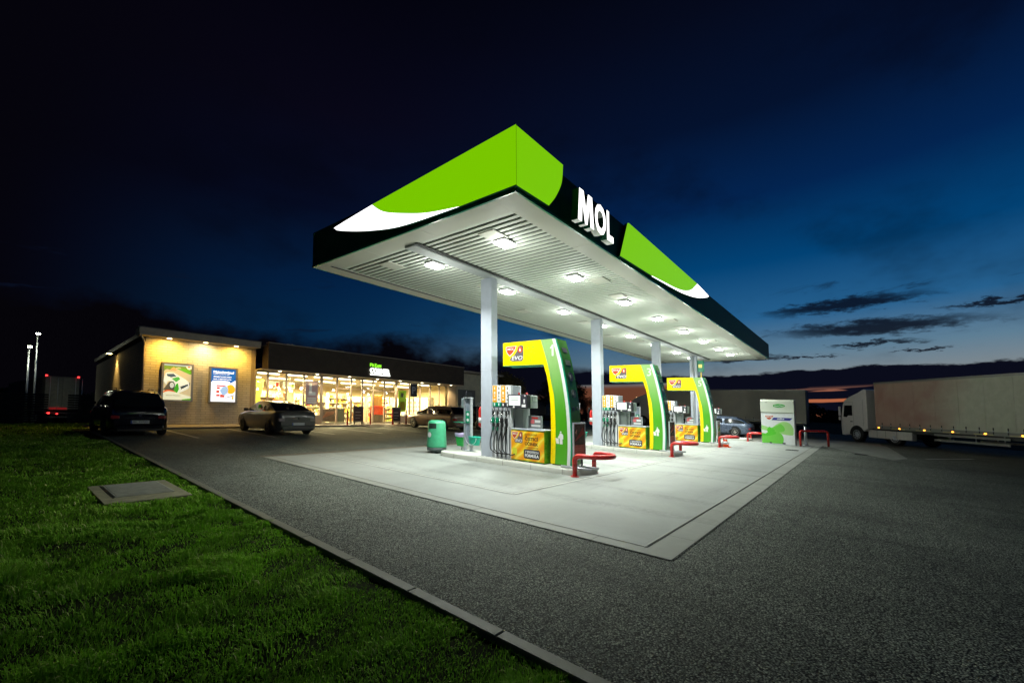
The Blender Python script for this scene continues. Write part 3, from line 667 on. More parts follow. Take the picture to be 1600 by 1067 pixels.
def logo(mb, x, y1, z1, w, h):
    """shield + drop lozenge logo; upper-left corner (y1,z1), on the plane x looking west (left is +y)"""
    f = lambda u, v: (y1 - u * w - OY, z1 - v * h)
    X_ = x - OX
    flat('W', X_, [f(0, .02), f(.62, 0), f(.55, .22), f(.42, .45), f(.23, .66), f(.08, .48), f(0, .25)], purew, mb, .003)
    flat('W', X_ - .003, [f(.03, .05), f(.575, .03), f(.51, .22), f(.40, .42), f(.23, .60), f(.10, .45), f(.035, .25)], logored, mb, .002)
    flat('W', X_, [f(.62, .0), f(.72, .0), f(.60, .32), f(.40, .60), f(.26, .70), f(.30, .62), f(.48, .38)], yellow, mb, .0025)
    flat('W', X_, [f(.70, .1), f(.80, 0), f(.95, 0), f(1, .08), f(1, .85), f(.93, .98), f(.35, .98), f(.22, .88), f(.30, .72), f(.48, .60), f(.62, .38)], M('logo grey', (0.13, 0.11, 0.12), 0.4), mb, .0025)
    flat('W', X_ - .003, [f(.82 + .14 * math.cos(t), .26 + .20 * math.sin(t)) for t in [k * math.pi / 8 for k in range(16)]], logored, mb, .002)
    flat('W', X_ - .005, [f(.82, .12), f(.87, .28), f(.86, .35), f(.82, .39), f(.78, .35), f(.77, .28)], purew, mb, .002)
def logo_text(x, y1, z1, w, h, par):
    text('lettering', 'MOL', x - .006 - OX, y1 - .09 * w - OY, z1 - .27 * h, .40 * w, .15 * h, 'W', purew, par, .02, .003, .1)
    text('lettering', 'EVO', x - .004 - OX, y1 - .34 * w - OY, z1 - .91 * h, .62 * w, .26 * h, 'W', purew, par, .015, .003, .2)
mb = MB(); logo(mb, 9.018, 7.34, .925, .36, .30); lg = obj('logo', mb, None, poster); logo_text(9.018, 7.34, .925, .36, .30, poster)
ink = M('poster ink', (0.10, 0.04, 0.01), 0.5)
for s_, y1, z0, w, h, b in (('EXCELENTNÝ', 6.90, .845, .40, .062, 0), ('ČISTICÍ', 6.90, .715, .43, .115, .03), ('ÚČINEK', 6.90, .585, .43, .110, .03), ('S INTELIGENTNÍ', 6.90, .515, .43, .038, 0)):
    text('lettering', s_, 9.018 - OX, y1 - OY, z0, w, h, 'W', ink, poster, b, .003)
mb = MB(); flat('W', 9.018 - OX, [(a - OY, b) for a, b in rrect(6.42, 6.94, .24, .485, .05)], charcoal, mb, .003); obj('badge', mb, None, poster)
text('lettering', '7 EVOTECH', 9.014 - OX, 6.89 - OY, .385, .43, .062, 'W', purew, poster, .03, .003, .1)
text('lettering', 'FORMULA', 9.014 - OX, 6.90 - OY, .28, .45, .085, 'W', purew, poster, .05, .003)
mb = MB(); flat('W', 9.018 - OX, [(7.33 - OY, .48), (7.24 - OY, .50), (7.17 - OY, .46), (7.175 - OY, .33), (7.22 - OY, .27), (7.31 - OY, .33)], M('lime', (0.62, 0.62, 0.03), 0.4), mb, .002); obj('shield', mb, None, poster)
# small card holder on the cabinet
card = thing('card_holder', 'small clear holder with a red and white card on the nearest cabinet', 'sign holder', w_(0), group='card holders on the cabinets')
mb = MB(); cm = M('card grey', (0.20, 0.22, 0.22), 0.35); bx(mb, 9.20, 9.225, 6.48, 6.90, 1.04, 1.36, cm, .004); bx(mb, 9.19, 9.235, 6.47, 6.91, 1.015, 1.045, silver, .003); bx(mb, 9.195, 9.23, 6.465, 6.48, 1.04, 1.37, silver); bx(mb, 9.195, 9.23, 6.90, 6.915, 1.04, 1.37, silver); bx(mb, 9.195, 9.23, 6.465, 6.915, 1.36, 1.372, silver); obj('frame', mb, None, card)
mb = MB(); bx(mb, 9.197, 9.20, 6.60, 6.80, 1.29, 1.335, redp); bx(mb, 9.197, 9.20, 6.72, 6.85, 1.16, 1.27, M('pink', (0.7, 0.15, 0.17), 0.5)); bx(mb, 9.197, 9.20, 6.52, 6.70, 1.19, 1.26, purew); bx(mb, 9.197, 9.20, 6.52, 6.82, 1.08, 1.135, purew); obj('card', mb, None, card)
# --- arch sign
arch = thing('numbered_pump_arch', 'nearest green arch over the pump with a yellow arm and white number 1', 'pump arch', w_(0), group='green arches with yellow arms')
outer = smooth([(5.99, 3.40), (5.83, 2.87), (5.69, 2.21), (5.60, 1.6), (5.565, 1.0), (5.565, .6), (5.59, .17)], 5)
inner = smooth([(6.40, 2.74), (6.29, 2.385), (6.21, 1.88), (6.185, 1.38), (6.19, .7), (6.21, .17)], 5)
AX = 9.2; AD = 0.46
mb = MB()
mb.prism([P3(AX, a, b) for a, b in [(7.80, 2.74), (7.80, 3.395)] + outer + inner[::-1]], (AD, 0, 0), pgreen, pgreend)
mb.prism([P3(AX - .002, a, b) for a, b in [(7.802, 2.728), (6.41, 2.728), (6.40, 2.745), (7.802, 2.745)]], (AD + .004, 0, 0), pteal)
obj('arch_body', mb, None, arch)
mb = MB()
yb_ = [(6.49, 3.40), (6.27, 2.72), (6.16, 2.22), (6.085, 1.88), (6.05, 1.23), (6.055, .57), (6.08, .175)]
yb_s = smooth(yb_, 5)
flat('W', AX - OX, [(a - OY, b) for a, b in [(7.80, 2.745), (7.80, 3.395)] + yb_s + [(p[0] + .001, p[1]) for p in inner[::-1]]], ryellow, mb, .004)
ysign = obj('yellow_panel', mb, None, arch)
mb = MB()
for (u, v, r1) in ((7.0, 3.2, .03), (6.93, 3.0, .022), (6.80, 3.1, .02), (6.7, 3.22, .03), (6.75, 2.95, .02), (6.85, 2.86, .025), (6.62, 3.05, .018), (7.08, 3.05, .02)):
    flat('W', AX - .004 - OX, [(a - OY, b) for a, b in ell(u * .6 + 2.72, v, r1 * 1.2, r1 * 1.1, 9)], M('lime speck', (0.38, 0.52, 0.0), 0.4), mb, .001)
obj('speckle', mb, None, ysign)
mb = MB(); lo = [(p[0] + .0, p[1]) for p in outer]
def offs(curve, d): return [(p[0] + d, p[1]) for p in curve]
flat('W', AX - OX, [(a - OY, b) for a, b in offs(outer, .040)[0:] + offs(outer, .130)[::-1]], purew, mb, .004)
obj('white_stripe', mb, None, arch)
mb = MB(); flat('W', AX - OX, [(a - OY, b) for a, b in offs(outer, .0) + offs(outer, .038)[::-1]], pteal, mb, .004); obj('teal_stripe', mb, None, arch)
mb = MB(); band_ = outer; yy = yb_s
obj_mat_top = pgreenl
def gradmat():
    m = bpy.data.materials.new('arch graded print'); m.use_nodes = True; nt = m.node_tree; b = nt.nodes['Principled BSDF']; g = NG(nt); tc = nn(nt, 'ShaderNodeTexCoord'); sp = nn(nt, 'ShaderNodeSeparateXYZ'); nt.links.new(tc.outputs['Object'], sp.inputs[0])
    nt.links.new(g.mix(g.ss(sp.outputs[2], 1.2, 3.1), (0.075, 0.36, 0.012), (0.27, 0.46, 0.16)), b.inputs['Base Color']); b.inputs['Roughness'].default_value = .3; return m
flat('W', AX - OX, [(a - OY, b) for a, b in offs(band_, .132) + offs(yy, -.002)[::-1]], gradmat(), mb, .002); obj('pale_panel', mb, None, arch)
mb = MB(); logo(mb, AX - .004, 7.69, 3.29, .62, .44); obj('logo', mb, None, arch); logo_text(AX - .004, 7.69, 3.29, .62, .44, arch)
# litter pictogram
mb = MB(); px = AX - OX
q = lambda u, v: (6.055 - u * .24 - OY, .685 + v * .33)
flat('W', px, [q(.68 + .10 * math.cos(t), .92 + .085 * math.sin(t)) for t in [k * math.pi / 7 for k in range(14)]], purew, mb)
flat('W', px, [q(.55, .82), q(.82, .82), q(.98, .70), q(1.0, .40), q(.88, .38), q(.90, .0), q(.55, .0), q(.53, .45), q(.40, .42), q(.30, .52), q(.36, .58), q(.46, .66)], purew, mb)
flat('W', px, [q(0, .48), q(.42, .42), q(.46, .02), q(.10, .02)], purew, mb); flat('W', px - .003, [q(.50, .46), q(.505, .46), q(.515, .0), q(.50, .0)], pgreen, mb)
obj('litter_pictogram', mb, None, arch)
# roundels on the dark side face (it leans, so each roundel is set on the slope)
mb = MB()
def side_y(z): 
    for p, q2 in zip(outer, outer[1:]):
        if q2[1] <= z <= p[1]: t = (z - q2[1]) / (p[1] - q2[1]); return q2[0] + (p[0] - q2[0]) * t
    return 5.6
ringm = M('roundel grey', (0.10, 0.13, 0.09), 0.4)
for zc, rr, m in ((2.42, .115, charcoal), (1.98, .11, ringm), (1.60, .05, charcoal), (1.60, .045, ringm)):
    mb = MB(); xc = AX + .25 + (0.0 if rr > .1 else (-.09 if m is charcoal else .10)); y = side_y(zc)
    sl = (side_y(zc + rr) - side_y(zc - rr)) / (2 * rr)
    mb.prism([P3(xc + rr * math.cos(t), y - .002 + sl * rr * math.sin(t), zc + rr * math.sin(t)) for t in [k * math.pi / 12 for k in range(24)]], (0, -.006, 0), m)
    if rr > .1:
        r3 = rr * .42; mb.prism([P3(xc - .02 + r3 * math.cos(t) * .6, y - .009 + sl * r3 * math.sin(t), zc + r3 * math.sin(t)) for t in [k * math.pi / 10 for k in range(20)]], (0, -.004, 0), M('roundel pale', (0.35, 0.36, 0.33), 0.4))
    obj('roundel', mb, None, arch)
for zc, hh in ((2.82, .035), (2.75, .03), (3.12, .06)):
    mb = MB(); y = side_y(zc); mb.prism([P3(AX + .13, side_y(zc - hh) - .003, zc - hh), P3(AX + .36, side_y(zc - hh) - .003, zc - hh), P3(AX + .36, side_y(zc + hh) - .003, zc + hh), P3(AX + .13, side_y(zc + hh) - .003, zc + hh)], (0, -.004, 0), ringm if hh < .05 else charcoal); obj('side_sticker', mb, None, arch)
mb = MB(); bx(mb, 9.22, 9.62, 5.62, 6.17, .142, .175, black); obj('base_shoe', mb, None, arch)
# --- snap-frame poster at the island end, facing the road
fr = thing('framed_poster', 'nearest narrow metal framed poster at the end of the island', 'poster stand', w_(0), group='framed posters on the island ends')
mb = MB()
for (a, b, c, d) in ((8.90, 8.935, .36, 1.26), (9.435, 9.47, .36, 1.26), (8.935, 9.435, .36, .395), (8.935, 9.435, 1.225, 1.26)): bx(mb, a, b, 5.33, 5.37, c, d, silver, .004)
bx(mb, 8.93, 9.44, 5.345, 5.37, .39, 1.23, charcoal); bx(mb, 9.02, 9.05, 5.35, 5.39, .142, .37, black); bx(mb, 9.32, 9.35, 5.35, 5.39, .142, .37, black)
mb.cyl(P3(8.99, 5.75, .17), P3(8.99, 4.93, .17), .028, galv, n=12); mb.cyl(P3(9.36, 5.75, .17), P3(9.36, 4.93, .17), .028, galv, n=12); obj('frame', mb, None, fr)
def printmat(name, cols, sc=6, rough=.25):
    m = bpy.data.materials.new(name); m.use_nodes = True; nt = m.node_tree; b = nt.nodes['Principled BSDF']; g = NG(nt)
    tc = nn(nt, 'ShaderNodeTexCoord'); n = g.noise(tc.outputs['Object'], sc, 3, 0.5, 0.6)
    nt.links.new(g.ramp(g.ss(n, .3, .7), [(i / (len(cols) - 1), c) for i, c in enumerate(cols)]), b.inputs['Base Color']); b.inputs['Roughness'].default_value = rough; return m
mb = MB(); bx(mb, 8.937, 9.433, 5.338, 5.345, .72, 1.223, M('poster dusk brown', (0.10, 0.075, 0.06), 0.25, var=.3, vs=9)); bx(mb, 8.937, 9.433, 5.338, 5.345, .397, .72, M('poster dusty red', (0.34, 0.12, 0.09), 0.3, var=.3, vs=6))
mb.prism([P3(8.95, 5.337, .80), P3(9.20, 5.337, 1.02), P3(9.35, 5.337, 1.15), P3(9.40, 5.337, .98), P3(9.15, 5.337, .88)], (0, -.003, 0), M('dim red', (0.30, 0.03, 0.02), 0.3))
mb.prism([P3(8.97, 5.337, 1.02), P3(9.06, 5.337, 1.10), P3(9.03, 5.337, .98)], (0, -.0035, 0), M('dim pink', (0.45, 0.22, 0.18), 0.3))
for z_ in (.62, .57, .52, .47): bx(mb, 8.97, 9.25, 5.334, 5.338, z_, z_ + .022, M('dim pink', (0.45, 0.22, 0.18), 0.3))
obj('poster', mb, None, fr)
# --- red hoop guard
hoop = thing('hoop_guard', 'nearest red bent pipe barrier guarding the island end', 'barrier', w_(0), group='red hoop barriers at the islands')
mb = MB(); pts = []
ra = .13; xl, xr, yl = 8.74, 9.68, 5.22; zt = .50
pts += [(xl, yl, 0), (xl, yl, zt - ra)]
for k in range(1, 6): t = k / 5 * math.pi / 2; pts.append((xl, yl - ra * (1 - math.cos(t)) , zt - ra + ra * math.sin(t)))
R2 = (xr - xl) / 2; yc = 4.97
for k in range(0, 15): t = math.pi * k / 14; pts.append(((xl + xr) / 2 - R2 * math.cos(t), yc - R2 * math.sin(t), zt))
for k in range(0, 5): t = math.pi / 2 * (1 - k / 5); pts.append((xr, yl - ra * (1 - math.cos(t)), zt - ra + ra * math.sin(t)))
pts += [(xr, yl, zt - ra), (xr, yl, 0)]
mb.tube([P3(*p) for p in pts], .057, redp, 16); obj('bent_pipe', mb, None, hoop)
for x in (xl, xr): mb = MB(); mb.cyl(P3(x, yl, .002), P3(x, yl, .02), .10, redp, n=20); obj('foot_flange', mb, None, hoop)
# --- extinguisher on the column
ext = thing('fire_extinguisher', 'red fire extinguisher strapped to the back of the nearest canopy column', 'extinguisher', w_(0), group='extinguishers on the columns')
mb = MB(); mb.lathe([(.03, 0), (.075, .02), (.08, .06), (.08, .50), (.06, .58), (.025, .62)], P3(9.2, 8.66, .95), redp, 18); body_ = obj('cylinder', mb, None, ext)
mb = MB(); mb.cyl(P3(9.2, 8.66, 1.08), P3(9.2, 8.66, 1.24), .0815, purew, n=18); obj('label', mb, None, body_)
mb = MB(); mb.tube([P3(9.2, 8.66, 1.56), P3(9.15, 8.72, 1.66), P3(9.14, 8.78, 1.50), P3(9.14, 8.78, 1.2), P3(9.14, 8.76, 1.05)], .013, black, 8); bx(mb, 9.17, 9.23, 8.60, 8.70, 1.55, 1.62, black, .01); obj('hose', mb, None, ext)
protos = [isl, disp, cab, card, arch, fr, hoop, ext]
for i in (1, 2, 3):
    for p in protos:
        if i == 3 and p not in (isl, disp, hoop): continue
        nl = p['label'].replace('nearest', ord_p[i]).replace('number 1', f'number {2 * i + 1}')
        dup(p, w_(6.7 * i), nl)
for i, nm in enumerate(('1', '3', '5')):
    ar = [o for o in bpy.data.objects if o.name.startswith('numbered_pump_arch')][i]
    if nm == '1':
        mb = MB(); flat('W', AX - .002 - OX, [(6.20 - u * .14 - OY, 2.95 + v * .30) for u, v in ((.45, 0), (.85, 0), (.85, 1), (.55, 1), (.35, .86), (.10, .76), (.10, .62), (.45, .72))], M('number white', (0.75, 0.82, 0.70), 0.4), mb, .004); obj('number', mb, None, ar); continue
    w = .16
    text('number', nm, AX - .002 - OX, 6.22 + (w - .16) / 2 * 1 - OY + .02, 2.95, w, .30, 'W', M('number white', (0.75, 0.82, 0.70), 0.4), ar, .0, .004)

# ================================================================== small things on the forecourt
t = thing('litter_bin', 'round green litter bin with a letterbox opening beside the nearest island', 'bin', (9.30, 10.75, 0))
mb = MB(); mb.lathe([(.20, 0), (.20, .05), (.31, .09), (.315, .20)], (0, 0, 0), M('bin grey foot', (0.10, 0.12, 0.12), 0.5), 32); obj('foot', mb, None, t)
mb = MB(); mb.lathe([(.32, .19), (.325, .22), (.30, .62), (.285, .95), (.262, 1.02), (.20, 1.055), (.05, 1.065)], (0, 0, 0), bingreen, 36); body_ = obj('shell', mb, None, t)
mb = MB(); a0 = math.atan2(-10.75, -9.3)
rows = []
for zz in (.80, .96):
    rr = .302 if zz < .9 else .29
    rows.append([(rr * math.cos(a0 - .05 - .95 * k / 10), rr * math.sin(a0 - .05 - .95 * k / 10), zz) for k in range(11)])
mb.grid(rows, M('bin mouth', (0.004, 0.02, 0.012), 0.7)); obj('opening', mb, None, body_)
mb = MB(); am = a0 - .85; mb.prism([(.318 * math.cos(am + .26 * math.cos(k * math.pi / 10)), .318 * math.sin(am + .26 * math.cos(k * math.pi / 10)), .60 + .085 * math.sin(k * math.pi / 10)) for k in range(20)], (-.0, -.004, 0), purew); obj('sticker', mb, None, body_)
# washing post with buckets
t = thing('window_wash_post', 'grey steel window washing post with a green instruction sticker on the nearest island', 'post', (9.7, 9.65, 0), group='window washing posts')
mb = MB(); mb.box(-.10, .0, -.155, -.115, .142, 1.83, galv, .004); mb.box(-.10, .0, .115, .155, .142, 1.83, galv, .004); mb.box(-.12, .02, -.16, .16, 1.80, 1.84, galv, .004)
mb.box(-.02, .0, -.115, .115, .35, 1.80, M('post back', (0.30, 0.35, 0.42), 0.4, 0.3)); mb.box(-.14, .06, -.19, .19, .142, .155, galv); obj('frame', mb, None, t)
mb = MB(); mb.box(-.07, -.02, -.10, .10, 1.02, 1.40, pteal, .006); mb.cyl((-.071, 0, 1.30), (-.075, 0, 1.30), .05, purew, n=16); mb.cyl((-.071, 0, 1.12), (-.075, 0, 1.12), .05, purew, n=16); obj('sticker_box', mb, None, t)
mb = MB(); mb.box(-.02, .12, .16, .36, 1.50, 1.80, M('towel box', (0.22, 0.28, 0.30), 0.3), .02); mb.tube([(0.05, .2, 1.82), (.05, .18, 1.95), (.03, .16, 2.05)], .01, charcoal, 6); obj('towel_box', mb, None, t)
mb = MB(); mb.box(-.12, .16, .10, .62, 1.02, 1.035, pteal, .004); obj('tray', mb, None, t)
wash = t
t = thing('waste_bucket', 'lime green bucket with a lilac bag rim behind the washing post', 'bucket', (9.75, 10.03, 0.142), 0)
mb = MB(); mb.grid([[(sx * w, sy * w, z) for sx, sy in ((-1, -1), (1, -1), (1, 1), (-1, 1))] for w, z in ((.115, .12), (.155, .50), (.15, .50), (.11, .13))], M('lime bucket', (0.02, 0.33, 0.06), 0.4), False, True); mb.box(-.115, .115, -.115, .115, .12, .13, M('lime bucket', (0, 0, 0), 0.4)); mb.box(-.02, .02, -.02, .02, 0, .12, galv); obj('tub', mb, None, t)
mb = MB(); mb.grid([[(sx * w + .004 * math.sin(9 * k), sy * w, z + .012 * math.sin(k * 2.3)) for k, (sx, sy) in enumerate(((-1, -1), (0, -1.02), (1, -1), (1.02, 0), (1, 1), (0, 1.02), (-1, 1), (-1.02, 0)))] for w, z in ((.165, .42), (.168, .49), (.16, .535), (.14, .50))], M('lilac bag', (0.38, 0.32, 0.52), 0.5), True, True); obj('bag_rim', mb, None, t)
def bucket(loc, label, grp):
    t = thing('squeegee_bucket', label, 'bucket', loc, 0, grp); bm_ = M('turquoise bucket', (0.0, 0.36, 0.25), 0.35)
    mb = MB(); mb.grid([[(.75 * a * w, 1.25 * b * w, z) for a, b in [(math.cos(k * math.pi / 12), math.sin(k * math.pi / 12)) for k in range(24)]] for w, z in ((.0, 0.0), (.15, 0), (.19, .24), (.205, .24), (.205, .26), (.185, .26), (.15, .02), (0, .02))], bm_, True, True); obj('tub', mb, None, t)
    mb = MB(); mb.tube([(-.17 , .23 * math.cos(math.pi * k / 12), .22 - .20 * math.sin(math.pi * k / 12)) for k in range(13)], .006, purew, 6); obj('handle', mb, None, t)
    mb = MB(); mb.tube([(0, .15, .2), (.0, .17, .42)], .008, purew, 6); mb.box(-.03, .03, .12, .2, .40, .43, black); obj('squeegee', mb, None, t); return t
bk = bucket((9.66, 9.38, .35), 'turquoise bucket with a white handle hanging on the nearest washing post', 'turquoise buckets')
w2 = dup(wash, (16.4, 9.65, 0), 'grey steel window washing post seen behind the nearest green arch')
dup(bk, (16.36, 9.38, .35), 'turquoise bucket seen low behind the framed poster of the nearest island')
dup(wash, (23.1, 9.65, 0), 'grey steel window washing post seen behind the cabinet of the second island')
w2['group'] = wash['group']
# hazard cone by the third island
t = thing('traffic_cone', 'small orange and white traffic cone behind the third red hoop', 'cone', (22.6, 5.05, 0))
orn = M('cone orange', (0.75, 0.08, 0.01), 0.4)
mb = MB(); mb.box(-.2, .2, -.2, .2, 0, .03, orn, .01); obj('base', mb, None, t)
mb = MB(); mb.lathe([(.15, .03), (.115, .17)], (0, 0, 0), orn, 20); mb.lathe([(.115, .17), (.09, .27)], (0, 0, 0), purew, 20); mb.lathe([(.09, .27), (.065, .37)], (0, 0, 0), orn, 20); mb.lathe([(.065, .37), (.05, .43)], (0, 0, 0), purew, 20); mb.lathe([(.05, .43), (.025, .54)], (0, 0, 0), orn, 20); obj('body', mb, None, t)
# blue additive dispenser
t = thing('fluid_dispenser', 'white boxy dispenser with green leaf shapes at the far end of the forecourt', 'dispenser', (27.8, 3.53, 0))
mb = MB(); mb.box(0, .75, -.79, .79, .03, 1.74, white, .012); mb.box(-.02, .78, -.80, .80, .0, .05, galv, .005); mb.box(.05, .70, -.7, .7, 0, .06, black); body_ = obj('cabinet', mb, None, t)
mb = MB(); mb.prism([(.02, -.80, 1.745), (-.03, -.80, 1.80), (-.03, -.80, 2.40), (.04, -.80, 2.50), (.75, -.80, 2.50), (.78, -.80, 2.40), (.78, -.80, 1.745)], (0, 1.60, 0), M('cream cap', (0.62, 0.66, 0.57), 0.4), bev=.015); capm = obj('cap', mb, None, t)
mb = MB(); flat('W', -.03, ell(-.10, 2.16, .29, .10), M('oval green', (0.02, 0.36, 0.03), 0.4), mb, .004); mb.box(-.034, -.03, .45, .58, 2.33, 2.35, charcoal); ov = obj('badge', mb, None, t)
text('lettering', 'GreenChem', -.034, .12, 2.115, .44, .09, 'W', purew, t, .01, .003)
mb = MB(); flat('W', 0, [(.62, 1.62), (.14, 1.62), (.17, 1.56), (.30, 1.40), (.40, 1.34), (.52, 1.40), (.62, 1.55)], purew, mb, .003); flat('W', -.003, [(.58, 1.59), (.18, 1.59), (.22, 1.53), (.33, 1.41), (.40, 1.37), (.49, 1.42), (.57, 1.53)], logored, mb, .003); sh = obj('shield', mb, None, t)
text('lettering', 'MOL', -.006, .54, 1.48, .30, .09, 'W', purew, t, .03, .003, .2)
mb = MB(); flat('W', 0, [(.18, 1.50), (-.72, 1.50), (-.58, 1.35), (.28, 1.35)], bluep, mb, .003); obj('banner', mb, None, t)
text('lettering', 'AdBlue', -.003, .02, 1.395, .34, .085, 'W', purew, t, .03, .003, .2)
mb = MB(); l1 = M('leaf pale green', (0.33, 0.62, 0.20), 0.4); l2 = M('leaf mid green', (0.15, 0.55, 0.06), 0.4); l3 = M('leaf green', (0.08, 0.50, 0.02), 0.4)
flat('W', 0, [(.79 - .0, 1.05)] + smooth([(.60, 1.0), (.30, .92), (.05, 1.12), (-.25, 1.28), (-.55, 1.22), (-.72, .95), (-.72, .62), (-.60, .55), (-.2, .60), (.2, .70), (.79, .80)]), l1, mb, .002)
flat('W', -.002, smooth([(.30, .92), (.0, 1.08), (-.15, 1.15), (-.32, .95), (-.28, .75), (.05, .68), (.32, .72)]), l2, mb, .002)
flat('W', -.004, [(.785, .62)] + smooth([(.6, .58), (.42, .70), (.10, .74), (-.10, .66), (-.22, .50), (-.26, .30), (-.22, .06)]) + [(.785, .06)], l2, mb, .002)
flat('W', -.006, [(.785, .62)] + smooth([(.6, .58), (.42, .70), (.15, .72), (.10, .60), (.40, .48), (.785, .45)])[0:], l3, mb, .002)
flat('W', -.008, smooth([(.40, .98), (.50, .85), (.48, .68), (.25, .66), (.15, .78), (.25, .88)]), l3, mb, .002)
obj('leaf_print', mb, None, t)
mb = MB(); mb.box(-.012, 0, .30, .42, .02, .12, black, .02); mb.box(-.012, 0, -.34, -.20, .02, .12, black, .02); obj('vent', mb, None, t)
t = thing('pipe_barrier', 'red pipe frame standing to the right of the white leaf dispenser', 'barrier', (27.75, 2.5, 0))
mb = MB(); p0 = Vector((0, 0, 0)); p1 = Vector((1.35, -1.15, 0)); u = (p1 - p0).normalized(); h = .83; rr = .12; pts = [p0, p0 + Vector((0, 0, h - rr))]
for k in range(1, 6): a = k / 5 * math.pi / 2; pts.append(p0 + u * rr * (1 - math.cos(a)) + Vector((0, 0, h - rr + rr * math.sin(a))))
for k in range(0, 5): a = math.pi / 2 * (1 - k / 5); pts.append(p1 - u * rr * (1 - math.cos(a)) + Vector((0, 0, h - rr + rr * math.sin(a))))
pts += [p1 + Vector((0, 0, h - rr)), p1]
mb.tube(pts, .055, redp, 16); obj('pipe', mb, None, t)
t = thing('steel_post', 'short pale steel post standing behind the red pipe frame', 'post', (28.9, 2.35, 0)); mb = MB(); mb.cyl((0, 0, 0), (0, 0, 1.05), .07, galv, n=16); mb.cyl((0, 0, 0), (0, 0, .03), .14, galv, n=16); mb.cyl((0, 0, 1.05), (0, 0, 1.07), .075, galv, .05, n=16); obj('shaft', mb, None, t)
t = thing('height_sign', 'small green hanging sign box beside the last canopy column', 'sign', (29.45, 7.95, 4.3)); mb = MB(); mb.box(-.06, .06, -.22, .22, 0, .75, pteal, .02); mb.box(-.068, -.06, -.12, .10, .28, .5, M('sign glow yellow', (0.8, 0.75, 0.2), 0.4, emit=0.5)); obj('face', mb, None, t)
mb = MB(); mb.box(-.03, .03, -.06, .0, -.8, -.02, yellow, .01); obj('stem', mb, None, t)

# ================================================================== SHOP BUILDING (kept level, left out of the shear)
BY, BZ = 26.45, G(26.45)
shop = thing('service_station_shop', 'long flat roofed shop with lit glass front, dark band and pale brick wing', 'building', (0, BY, 0), fol=0)
def B(mb, x0, x1, y0, y1, z0, z1, m=None, bev=0, seg=2): return mb.box(x0, x1, y0 - BY, y1 - BY, z0, z1, m, bev, seg)
brickF = brickmat('pale brick front', (0.74, 0.69, 0.58), (0.66, 0.61, 0.50), (0.44, 0.40, 0.32), False)
brickS = brickmat('pale brick side', (0.50, 0.43, 0.31), (0.42, 0.36, 0.26), (0.24, 0.20, 0.15), True)
trim = M('roof edge sheet', (0.42, 0.36, 0.28), 0.5, var=.08); render_ = M('beige render', (0.62, 0.57, 0.44), 0.8, var=.1, vs=3, bump=.1)
fasm = M('dark brown cladding', (0.045, 0.032, 0.024), 0.75, var=.2, vs=3); mull = M('window frame', (0.50, 0.42, 0.34), 0.4)
mb = MB(); B(mb, 4.62, 9.25, BY, BY + .3, -.1, 4.30, brickF); obj('brick_wall', mb, None, shop)
mb = MB(); B(mb, 4.60, 4.85, BY + .3, 41, -.1, 4.2, brickS); B(mb, 4.59, 4.62, BY + .0, BY + .3, -.1, 4.25, brickS); obj('brick_wall', mb, None, shop)
mb = MB(); B(mb, 4.25, 9.45, BY - .72, BY + .1, 4.42, 4.66, trim, .01); B(mb, 4.50, 9.45, BY + .1, 41.2, 4.42, 4.62, charcoal); B(mb, 4.27, 9.43, BY - .70, BY, 4.32, 4.42, trim); B(mb, 4.23, 9.47, BY - .74, BY + .1, 4.66, 4.70, charcoal)
B(mb, 9.22, 9.45, BY - .02, BY + .3, -.0, 4.32, M('end pier render', (0.40, 0.33, 0.24), 0.7, var=.05)); obj('roof', mb, None, shop)
mb = MB()
mb.tube([(4.3, -.55, 4.35), (4.45, -.3, 4.22), (4.56, -.10, 4.0), (4.56, -.08, 3.8), (4.56, -.08, 0.05)], .045, trim, 10); obj('drainpipe', mb, None, shop)
mb = MB(); B(mb, 9.80, 25.1, BY - .85, BY - .60, 3.18, 4.66, fasm, .01); B(mb, 9.80, 25.1, BY - .60, 34, 4.50, 4.60, charcoal); B(mb, 9.80, 10.0, BY - .60, BY, 3.2, 4.5, fasm); B(mb, 24.9, 25.1, BY - .60, BY, 3.2, 4.5, fasm)
B(mb, 9.78, 25.12, BY - .87, BY - .56, 4.66, 4.70, trim); fas = obj('fascia', mb, None, shop)
mb = MB(); B(mb, 9.45, 25.0, BY - .84, BY + .05, 3.14, 3.18, M('canopy soffit warm', (0.62, 0.52, 0.38), 0.45)); obj('soffit', mb, None, shop)
# right wing
mb = MB(); B(mb, 25.1, 31.5, BY + .9, BY + 1.2, -.1, 4.45, render_); B(mb, 24.1, 25.1, BY, BY + .2, 0, 3.14, M('warm panel', (0.55, 0.44, 0.30), 0.6)); B(mb, 25.0, 25.2, BY + .0, BY + .9, 0, 4.5, render_); B(mb, 31.3, 31.5, BY + 1.2, 38, -.1, 4.45, render_); obj('rear_wall', mb, None, shop)
mb = MB(); B(mb, 25.12, 31.9, BY + .55, BY + 8, 4.50, 4.68, trim, .01); obj('roof', mb, None, shop)
mb = MB(); B(mb, 25.3, 27.9, BY + .55, BY + .88, 1.5, 2.95, M('grey service screen', (0.15, 0.15, 0.15), 0.5), .01); B(mb, 26.6, 27.5, BY + .54, BY + .56, 2.3, 2.75, M('grey vent', (0.22, 0.22, 0.23), 0.5)); obj('service_cabinet', mb, None, shop)
